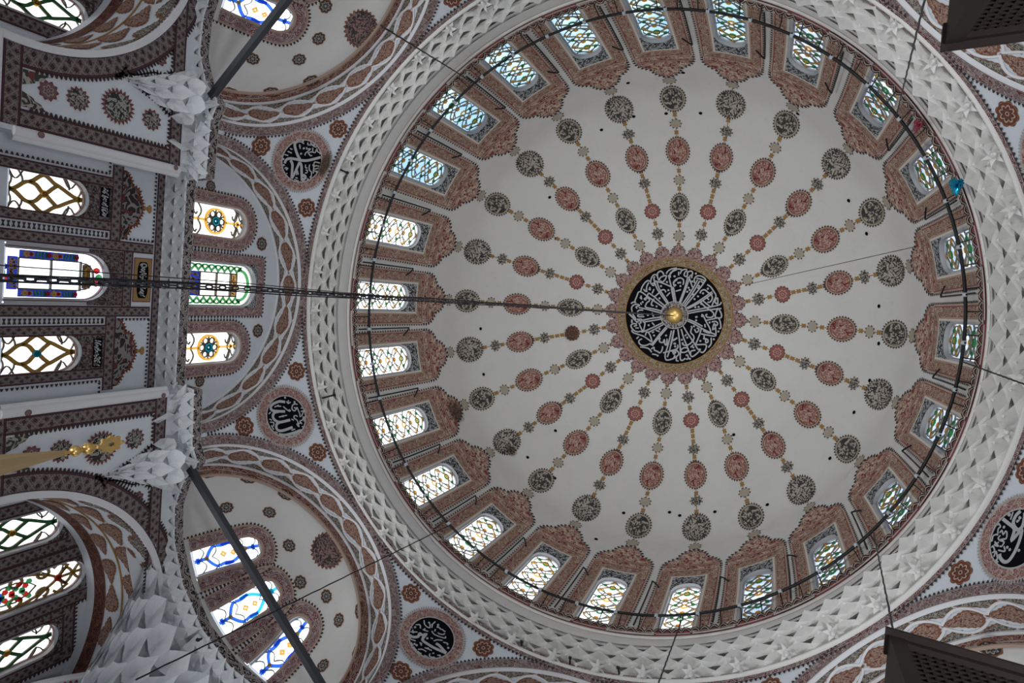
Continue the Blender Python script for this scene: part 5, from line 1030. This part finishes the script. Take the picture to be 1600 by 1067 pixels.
    for s in (1, -1):                 # lobed hanging ornament
        mb = MB(); xs = np.linspace(-.66, .66, 61); top = .04 + .13*np.abs(np.cos(xs*7.5))*(np.abs(xs) > .30) + np.where(np.abs(xs) < .36, .38*np.sqrt(np.clip(1 - (xs/.37)**2, 0, 1)), 0)
        Y_ = -5.41 + top[:, None]*np.linspace(0, 1, 5); X_ = np.repeat(xs[:, None], 5, 1) + 1.42*s
        mb.grid(qw(X_, Y_, .012), np.stack([X_*1.6, Y_*1.6], -1)); mb.build('lobed_ornament', m_leafdark2, wq)
        mb = MB(); pth = list(zip(xs + 1.42*s, -5.41 + top)); strip(mb, qw, pth, 0, .03, .014, step=1); teeth(mb, qw, pth, .02, .05, .06); mb.build('ornament_edge', m_dentor, wq)
        mb = MB(); strip(mb, qw, [(1.42*s, -5.02), (1.42*s, -4.86)], -.03, .03, .012); disc(mb, qw, 1.42*s, -4.82, .085, .05, n=16, rings=1); mb.build('pendant_knob', m_gold, wq)
        mb = MB(); grid_patch(mb, qw, 1.41*s - .27, 1.41*s + .27, -5.84, -5.66, .013); mb.build('script_panel', m_black, wq)
        mb = MB()
        for l in squig(1.41*s - .25, 1.41*s + .25, -5.83, -5.67, False, 1, 7 + s): strip(mb, qw, spline(l, 3), -.011, .011, .018, step=1)
        mb.build('script', m_script, wq)
    # middle script cartouche
    mb = MB(); grid_patch(mb, qw, -.44, .44, -5.10, -4.70, .012); mb.build('cartouche_edge', m_dentred, wq)
    mb = MB(); grid_patch(mb, qw, -.42, .42, -5.08, -4.72, .016); mb.build('cartouche_gold', m_gold2, wq)
    mb = MB(); disc(mb, qw, 0, -4.90, .36, .12, lambda t: min(1/max(abs(math.cos(t)), .001), 1/max(abs(math.sin(t)), .001), 1.18), n=48, rings=2, d=.02); mb.build('cartouche_field', m_black, wq)
    mb = MB()
    for l in squig(-.33, .33, -5.0, -4.80, False, 1, 12): strip(mb, qw, spline(l, 3), -.011, .011, .026, step=1)
    mb.build('script', m_script, wq)
    for s in (1, -1):
        hw = .345; c = (lambda s: (lambda x, y, d=0.0: qw(np.asarray(x) + 1.39*s, y, d)))(s)
        ww = window(c, hw, -7.38, -6.40, .36, .16, g_cream, tr_ogee(hw, -7.38, -6.04, 'tracery_gold', 'tracery_cyan' if s > 0 else 'tracery_gold'), 'pointed qibla window with golden ogee tracery and a %s centre' % ('blue' if s > 0 else 'gold'), 'pointed qibla windows', paint=m_grey2)
        mb = MB(); spandrel(mb, c, hw + .03, -5.62, hw, -6.40, .36, us=5); mb.build('spandrel_panel', m_arab, ww)
    hw = .43; ys_ = -6.00; yb = -7.38; yt = ys_ + .42
    ww = window(qw, hw, yb, ys_, .42, .16, g_white, [], 'middle qibla window with blue floral glass borders and gold script, behind the hanging chains', None, paint=m_grey2)
    mb = MB(); spandrel(mb, qw, hw + .09, -5.32, hw, ys_, .42, us=5); mb.build('spandrel_panel', m_arab, ww)
    mb = MB(); strip(mb, qw, rect_path(hw + .02, -7.4, -5.4), -.01, .01, .016, step=1); strip(mb, qw, [(-.53, -5.22), (.53, -5.22)], -.10, .10, .013, 2, usc=.2); mb.build('lattice_border', m_lat, ww)
    def pn(nm2, x0, x1, y0, y1, mt, dd=.04):
        mb = MB(); mb.grid(qw(*np.meshgrid(np.linspace(x0, x1, 3), np.linspace(y0, y1, 3), indexing='ij'), -.16 + dd)); mb.build(nm2, mt, ww)
    for s in (1, -1):
        pn('floral_border', s*.27, s*.40, -7.10, -6.10, c_navy)
        mb, m2, m3_, m4 = MB(), MB(), MB(), MB()
        for k in range(2):
            yb2 = -7.04 + k*.48
            bar(mb, qw, ring(s*.335, yb2 + .05, .035, 6), .04, -.12, -.10, 1); bar(mb, qw, [(s*.30, yb2 + .14), (s*.37, yb2 + .14)], .05, -.12, -.10, 1)
            for j in range(4): bar(m2, qw, [(s*.285, yb2 + .2 + .055*j), (s*.385, yb2 + .22 + .05*j)], .024, -.12, -.10, 1)
            bar(m3_, qw, ring(s*.335, yb2 + .42, .025, 6), .035, -.12, -.10, 1); bar(m3_, qw, ring(s*.335, yb2 + .12, .016, 6), .03, -.12, -.095, 1)
            bar(m4, qw, [(s*.29, yb2 + .38), (s*.38, yb2 + .38)], .02, -.12, -.10, 1)
        mb.build('floral_glass', c_gold, ww); m2.build('floral_glass', c_green, ww); m3_.build('floral_glass', c_redg, ww); m4.build('floral_glass', c_cyan, ww)
    pn('script_panel', -.28, .28, -7.28, -7.12, c_navy); pn('script_panel', -.22, .22, -6.02, -5.86, c_lead)
    mb = MB()
    for l in squig(-.25, .25, -7.27, -7.13, False, 1, 21) + squig(-.2, .2, -6.01, -5.87, False, 1, 22): bar(mb, qw, l, .022, -.12, -.10)
    mb.build('gold_script', c_gold, ww)
    mb = MB()
    for pth in ([(-.26, -7.1), (-.26, -6.04), (.26, -6.04), (.26, -7.1), (-.26, -7.1)], [(-.26, -6.56), (.26, -6.56)], clipline(arch_pts(.24, -6.04, -6.0, .2), hw, yb, ys_, .42)): bar(mb, qw, pth, .022, -.16, -.115)
    mb.build('tracery', c_lead, ww)
    for x, y, mt in ((0, -7.36, c_green), (.1, -7.33, c_redg), (-.1, -7.33, c_navy), (0, -5.7, c_green), (.12, -5.75, c_redg), (-.12, -5.75, c_redg)):
        mb = MB(); bar(mb, qw, ring(x, y, .03, 6), .05, -.14, -.10, 1); mb.build('floral_glass', mt, ww)

# ---------------------------------------------------------------- squinches and corbels of stalactite work
def rot90(P, q_):
    c, s = [(1, 0), (0, 1), (-1, 0), (0, -1)][q_]; P = np.asarray(P); return np.stack([P[..., 0]*c - P[..., 1]*s, P[..., 0]*s + P[..., 1]*c, P[..., 2]], -1)
for q_, lab in ((0, 'big white stalactite squinch under the lower exedra next to the qibla wall'), (1, 'big white stalactite squinch under the upper exedra next to the qibla wall')):
    Q = spline([(-8.0, 5.2), (-7.95, 5.9), (-7.62, 6.55), (-7.2, 7.2), (-6.55, 7.62), (-5.9, 7.95), (-5.2, 8.0)], 12)
    def fs(u, s, d, Q=Q, q_=q_):
        t = np.clip(u, 0, 1)*(len(Q) - 1); X_ = np.interp(t, np.arange(len(Q)), Q[:, 0]); Y_ = np.interp(t, np.arange(len(Q)), Q[:, 1])
        # lower edge runs down both wall arches into the corner
        a = np.clip(u, 0, 1); v = np.abs(2*a - 1); lx = np.where(a < .5, -8.02, -8.02 + 0*a); lx = np.where(a > .5, -8.02 + 1.9*(2*a - 1)**1.5, -8.02); ly = np.where(a < .5, 8.02 - 1.9*(1 - 2*a)**1.5, 8.02); lz = -6.9 + 1.9*v**1.2
        s_ = np.clip(s, 0, 1.02); k = s_
        x = lx + (X_ - lx)*k; y = ly + (Y_ - ly)*k; z = lz + (-4.68 - lz)*(k**1.15)
        n = np.array((.6, -.6, -.53)); P = np.stack([x, y, z], -1) + d[..., None]*n
        if q_ == 1: P = P*np.array((1, -1, 1))
        return P
    CLOSED[0] = False
    mb = MB(); muq2(mb, fs, 8, 5, .24, .12); U, W = np.meshgrid(np.linspace(0, 1, 40), np.linspace(0, 1, 12), indexing='ij'); mb.grid(fs(U, W, -.26 + 0*U)); CLOSED[0] = True
    sg_ = 1 if q_ == 0 else -1
    mb.poly([(x, sg_*y, -4.44) for x, y in ((-7.9, 4.4), (-8.8, 4.4), (-8.8, 8.8), (-4.4, 8.8), (-4.4, 7.9), (-5.3, 7.85), (-6.15, 7.6), (-7.0, 7.0), (-7.6, 6.15), (-7.85, 5.3))])
    sq = mb.build('trim_%d' % (22 + q_), m_stucco2, None, smooth=False, label=lab, cat='squinch', kind='structure')
for s, lab in ((1, 'small white stalactite corbel on the wall above the gilded spire'), (-1, 'small white stalactite corbel on the wall panel away from the gilded spire')):
    def fc(u, k, d, s=s):
        k = np.clip(k, 0, 1.0); a = PI*np.clip(u, 0, 1); zz = -5.95 + 1.25*k; rad = .02 + .46*k**1.25; cy = 3.62 - .0*k
        out = .02 + .56*k**1.35
        y = cy - rad*np.cos(a); x = -XF + out*np.sin(a)**.8 + d*.9*np.sin(a); return np.stack([x, s*(y - d*.8*np.cos(a)), zz - .25*d], -1)
    CLOSED[0] = False; mb = MB(); muq2(mb, fc, 4, 5, .10, .15); U, W = np.meshgrid(np.linspace(0, 1, 14), np.linspace(0, 1, 12), indexing='ij'); mb.grid(fc(U, W, -.095 + 0*U)); CLOSED[0] = True
    mb.build('trim_%d' % (24 + (s > 0)), m_stucco2, None, smooth=False, label=lab, cat='corbel', kind='structure')
floor = MB(); floor.grid(np.array([[(x, y, FLOOR + 0.0) for y in (-14, 14)] for x in (-14, 14)])); floor.build('floor', m_floor, None, smooth=False, label='pale carpeted floor of the prayer hall', cat='floor', kind='structure')  # unseen; carpet colour made pale to bounce light up into the dome

# unseen far wall, gallery soffit and ground-storey walls, added to keep sky light out
far = MB(); far.grid(np.array([[(8.05, y, z) for z in (-9.0, -4.5)] for y in (-8.4, 8.4)])); far.build('wall_far', m_wall, None, smooth=False, label='plain unseen wall under the far arch opposite the qibla wall, added to block sky light', cat='wall', kind='structure')
gal = empty('wall_ground_storey', label='plain unseen ground-storey walls and gallery ceiling, added to block sky light', cat='wall', kind='structure')
mb = MB()
for a, b in (((-14, -14), (14, -14)), ((14, -14), (14, 14)), ((14, 14), (-14, 14)), ((-14, 14), (-14, -14))):
    mb.grid(np.array([[(p[0], p[1], z) for z in (FLOOR, -9.0)] for p in (a, b)]))
mb.build('outer_walls', m_wall, gal, smooth=False)
mb = MB()
for x0, x1, y0, y1 in ((-14, -8.0, -14, 14), (8.0, 14, -14, 14), (-8.0, 8.0, -14, -8.0), (-8.0, 8.0, 8.0, 14)):
    mb.grid(np.array([[(x, y, -9.0) for y in (y0, y1)] for x in (x0, x1)]))
mb.build('gallery_soffit', m_wall, gal, smooth=False)

# ---------------------------------------------------------------- ironwork
def P3(r, th, z): return warp(np.array((r*math.cos(th), r*math.sin(th), z)))
hp = empty('lamp_hoop', label='thin black iron lamp hoop circling just inside the dome windows', cat='hoop')
mb = MB(); mb.tube([P3(6.86, t, .42) for t in np.linspace(0, 2*PI, 241)], .034, 6, False); mb.build('hoop_rail', m_iron, hp)
n_rod = 0
for i in range(96):
    t = 2*PI*(i + .5)/96 + .01
    mb = MB(); mb.tube([P3(6.99, t, -.02), P3(6.95, t, .2), P3(6.87, t, .42)], .012, 4); mb.build('support_rod', m_iron, hp)
mb0 = None
for i in range(46):
    t = 2*PI*i/46; mb = MB(); c = P3(6.86, t, .42); a = np.linspace(0, 2*PI, 9)
    pts = [(.0, .06), (.045, .045), (.055, .0), (.04, -.05), (.02, -.10)]
    mb.grid(np.array([[c + np.array((r_*math.cos(b), r_*math.sin(b), z_)) for b in a] for r_, z_ in pts])); mb.build('glass_lamp_holder', m_lamp, hp)
hk = None
for i in range(24):
    t = az_of(i) + math.radians(7.3); rt = np.array((math.cos(t), math.sin(t), 0)); tg = np.array((-math.sin(t), math.cos(t), 0))
    pts = [P3(6.94, t, .07), P3(6.92, t, 1.2), P3(6.86, t, 2.26), P3(6.84, t, 2.38), P3(6.85, t, 2.33) - tg*.08, P3(6.87, t, 2.12) - tg*.22]
    mb = MB(); mb.tube(spline(pts, 4), .020, 5)
    lab = 'black iron hook rod standing on the dome cornice between two windows'
    mb.build('hook_rod', m_iron, None, label=lab, cat='hook', group='hook rods standing between the dome windows')
# tie rods across the exedrae
for s, lab in ((1, 'thick dark iron tie beam crossing in front of the lower exedra windows'), (-1, 'thick dark iron tie beam crossing the upper exedra at the top')):
    a, b = np.array((-7.42, 3.72*s, -4.47)), np.array((-3.72, 7.42*s, -4.47)); e = (b - a)/np.linalg.norm(b - a); nrm = np.cross(e, (0, 0, 1.))
    mb = MB(); mb.box((0, -.06, -.06), (np.linalg.norm(b - a), .06, .06), lambda p, a=a, e=e, nrm=nrm: a + e*p[0] + nrm*p[1] + np.array((0, 0, p[2])))
    mb.build('tie_beam', m_rod, None, smooth=False, label=lab, cat='tie beam', group='iron tie beams over the exedrae')
# chandelier chains hanging from the crown of the dome
ZA = float(DOME.p[-1, 1])
ch_ = empty('chandelier_suspension', label='bundle of dark chains and wires hanging from the crown of the dome', cat='chain')
def yc(z): return float(np.interp(z, [-14.5, -12.4, -11, -9.3, -7.5, 0, 8.0], [-.15, -.15, -.158, -.138, -.133, -.06, .015]))
mb = MB(); mb.tube([(0, .015, ZA - .235), (0.0, yc(4), 4), (.0, yc(0), 0), (.0, yc(-3), -3.0)], .020, 6)
mb.build('top_rod', m_chain, ch_)
mb = MB(); z = -3.0; i = 0
while z > -14.2:                         # alternating links
    ca, sa_ = (1, 0) if i % 2 else (0, 1)
    mb.tube([(.012*math.cos(a)*ca, yc(z) + .012*math.cos(a)*sa_, z + .034*math.sin(a)) for a in np.linspace(0, 2*PI, 9)], .0055, 4, False); z -= .054; i += 1
mb.build('chain_links', m_chain, ch_)
for k, (x, y, wv) in enumerate(((.012, .014, .004), (-.012, -.012, .005), (.016, -.018, .004), (-.008, .020, .006))):
    zz = np.linspace(3.0 if k < 2 else -4.6, -14.2, 60); mb = MB(); mb.tube([(x + wv*math.sin(q*1.7 + k), yc(q) + y + wv*math.cos(q*2.1 + k), q) for q in zz], .0045, 4); mb.build('wire', m_iron, ch_)
mb = MB(); mb.tube([(.0, yc(q) - .022 - max(0, (-9.8 - q))*.014, q) for q in np.linspace(-9, -14.2, 20)], .003, 4); mb.build('wire', m_iron, ch_)
for j, zc in enumerate((-11.55, -11.62, -11.9, -11.95)):
    mb = MB(); mb.tube([(.018*math.cos(a), yc(zc) + .018*math.cos(a), zc + .02*math.sin(a)) for a in np.linspace(0, 2*PI, 11)], .007, 4, False); mb.build('shackle', m_chain, ch_)
# cables running from the hoop down to the lower lamp ring
CABLES = [([-4.152, -5.446, 0.36], [-1.788, -3.666, -7.0], 'dark cable running from the hoop over the upper exedra', m_iron, 0.014), ([-3.953, 5.687, 0.36], [-4.339, 5.36, -8.0], 'long twisted cable running over the lower exedra', m_iron, 0.014), ([6.805, 0.364, 0.36], [6.882, 0.484, -3.0], 'dark cable leaving the hoop beside the far window', m_iron, 0.014), ([5.568, 3.942, 0.36], [4.825, 2.977, -7.0], 'dark cable dropping towards the lower lattice screen', m_iron, 0.012), ([5.272, -4.421, 0.36], [4.523, -3.482, -7.0], 'twisted cable dropping beside the upper lattice screen', m_chain, 0.012), ([1.993, 6.568, 0.36], [2.125, 5.753, -4.0], 'short dark cable at the bottom windows', m_iron, 0.014)]
DW = [[2.307, -1.173, 8.0], [6.508, -2.258, 4.5]]
PEGS = [(np.array([-7.004, 2.646, -1.0]), np.array([-6.485, 2.472, -1.12]), 0, 0), (np.array([-6.905, -3.006, -1.0]), np.array([-6.564, -2.89, -1.12]), 0, 0), (np.array([-1.271, 7.504, -1.0]), np.array([-1.243, 7.252, -1.12]), 0, 0), (np.array([-0.147, 7.617, -1.0]), np.array([-0.121, 7.297, -1.12]), 0, 0), (np.array([0.941, 7.498, -1.0]), np.array([0.907, 7.24, -1.12]), 0, 0), (np.array([-6.785, 7.04, -4.55]), np.array([-6.774, 7.006, -4.67]), 0, 0)]
PEGS = [(a, a + (b - a)*.8, 0, 0) for a, b, _, _ in PEGS]
CW = CABLES
for (a, b, lab, mt, rr) in CW:
    a = np.array(a, float); b = np.array(b, float); mb = MB(); n_ = 40
    tw = [a + (b - a)*t + np.array((.004*math.sin(90*t), .004*math.cos(90*t), 0)) for t in np.linspace(0, 1, n_)]
    mb.tube(tw, rr, 4); mb.build('hanging_cable', mt, None, label=lab, cat='cable', group=None)
mb = MB(); a, b = crown_chart(4.4, -.75, .04), rev_chart(DOME, az_of(11), 0)(0.0, 4.2, .15); a = DW[0]; b = np.array((6.27, -2.10, 3.0)); mb.tube([a, b], .008, 4); mb.build('thin_wire', m_iron, None, label='hair-thin wire stretched under the dome plaster towards the far windows', cat='wire')
# short pegs in the muqarnas
for i, (u0, v0, u1, v1) in enumerate(PEGS):
    mb = MB(); mb.tube([u0, v0], .022, 5); mb.tube([v0 - np.array((.03, 0, 0)), v0 + np.array((.03, 0, 0))], .035, 5); mb.build('iron_peg', m_iron, None, label='short iron peg sticking out of the stalactite cornice', cat='peg', group='iron pegs in the cornice')
# ---------------------------------------------------------------- gilded spire of the pulpit
sp = empty('pulpit_spire', label='gilded conical spire with balls and a pierced finial at the qibla side', cat='spire')
XS, YSP = -6.5, 2.64
def lathe(mb, prof, n=24, c=(XS, YSP)):
    th = np.linspace(0, 2*PI, n + 1); mb.grid(np.array([[(c[0] + r*math.cos(a), c[1] + r*math.sin(a), z) for r, z in prof] for a in th]))
zt = -7.66
mb = MB(); th = np.linspace(0, 2*PI, 9)
mb.grid(np.array([[(XS + r*math.cos(a), YSP + r*math.sin(a), z) for r, z in ((.42, -10.6), (.045, zt))] for a in th])); mb.build('cone', m_giltwood, sp, smooth=False)
def ball(z, r, h): return [(r*math.sin(a), z - h*math.cos(a)) for a in np.linspace(0, PI, 12)]
mb = MB(); lathe(mb, [(.05, zt), (.055, zt + .04), (.03, zt + .06)]); lathe(mb, [(.025, zt), (.025, -6.98)]); mb.build('stem', m_brass, sp)
for z_, r_, h_ in ((-7.47, .085, .085), (-7.27, .095, .095), (-7.12, .04, .04)):
    mb = MB(); lathe(mb, ball(z_, r_, h_)); mb.build('finial_ball', m_brass, sp)
mb = MB(); th = np.linspace(0, 2*PI, 37); sh = np.array([1 + .14*math.cos(8*t) + .05*math.cos(16*t) for t in th])
for dy in (-.02, .02):
    P = np.array([[(XS + dy, YSP + .13*k*q*math.sin(t), -6.90 + .19*k*q*math.cos(t)) for q in (0.25, 1)] for t, k in zip(th, sh)]); mb.grid(P)
P = np.array([[(XS + dy, YSP + .13*k*math.sin(t), -6.90 + .19*k*math.cos(t)) for dy in (-.02, .02)] for t, k in zip(th, sh)]); mb.grid(P)
lathe(mb, ball(-6.71, .03, .05)); mb.build('pierced_finial', m_brass, sp)
# ---------------------------------------------------------------- dark lattice screens of the galleries on the far side
def lattice_box(name, p0, p1, ztop, zbot, n_out, lab):
    """p0 visible corner, p1 far end of the face; a side face runs back from p0"""
    o = empty(name, label=lab, cat='lattice screen'); p0 = np.array(p0, float); p1 = np.array(p1, float); e = (p1 - p0)/np.linalg.norm(p1 - p0); L = np.linalg.norm(p1 - p0); n = np.array(n_out[:2], float)
    M = lambda p: np.array((*(p0 + e*p[0] + n*p[1]), p[2]))
    for (x0, x1) in ((0, .10), (L - .09, L)):
        mb = MB(); mb.box((x0, -.05, zbot), (x1, .05, ztop), M); mb.build('post', m_wood, o, smooth=False)
    for (z0, z1) in ((ztop - .05, ztop), (zbot, zbot + .08)):
        mb = MB(); mb.box((.10, -.045, z0), (L - .09, .045, z1), M); mb.build('rail', m_wood, o, smooth=False)
    mb = MB(); mb.box((-.02, -.09, ztop), (L + .02, .09, ztop + .03), M); mb.build('cap', m_wood, o, smooth=False)
    mb = MB(); w_, h_ = L - .19, ztop - zbot - .13; st = .060
    k = 0; z = zbot + .08
    while z < ztop - .05: mb.box((.10, -.012, z), (L - .09, .012, z + .016), M); z += st
    x = .10
    while x < L - .09: mb.box((x, -.010, zbot + .08), (x + .016, .010, ztop - .05), M); x += st*.9
    mb.build('lattice', m_wood, o, smooth=False)
    # side panel running back
    mb = MB(); B = lambda p: np.array((*(p0 - n*p[1] + e*p[0]), p[2])); mb.box((0, .05, zbot), (.04, .9, ztop), B); mb.build('side_panel', m_wood, o, smooth=False)
    return o
lattice_box('lattice_screen', (4.303, -2.135), (6.9, -2.37), -9.5, -12.2, (0, 1, 0), 'dark wooden lattice gallery screen on the same side as the blue foil balloon')
lattice_box('lattice_screen', (4.314, 1.876), (6.9, 2.06), -9.5, -12.2, (0, -1, 0), 'dark wooden lattice gallery screen near the script panel with the hooked stroke')
# ---------------------------------------------------------------- two deflated foil balloons caught on the cornice
def foil(name, c, r, col, lab, seed):
    rr = random.Random(seed); M_ = Mat('foil_%d' % seed, .22, .8).base(col); M_.b.inputs['Metallic'].default_value = .75; M_ = M_.done()
    th = np.linspace(0, 2*PI, 25); ph = np.linspace(-PI/2, PI/2, 13); P = np.zeros((25, 13, 3))
    for i, t in enumerate(th):
        for j, p in enumerate(ph):
            t_ = t if i < 24 else 0; k = r*(.75 + .22*math.sin(3*t_ + seed) + .18*math.sin(5*p + 2*t_) + .10*math.cos(7*t_ - 4*p))
            P[i, j] = (c[0] + k*math.cos(p)*math.cos(t_)*.7, c[1] + k*math.cos(p)*math.sin(t_), c[2] + k*math.sin(p)*1.2)
    o = empty(name, label=lab, cat='balloon'); mb = MB(); mb.grid(P); mb.build('balloon_skin', M_, o, smooth=False)
    mb = MB(); mb.tube([(c[0], c[1], c[2] - r), (c[0] + .03, c[1], c[2] - r - .15)], .02, 5); mb.build('neck', M_, o)
foil('foil_balloon', (6.26, -2.86, -.45), .17, (.0, .30, .50), 'crumpled blue foil balloon caught on the cornice near the hoop', 3)
foil('foil_balloon', (5.57, -4.04, -.22), .12, (.40, .07, .12), 'small dark red and pink balloon scrap caught on the cornice', 8)
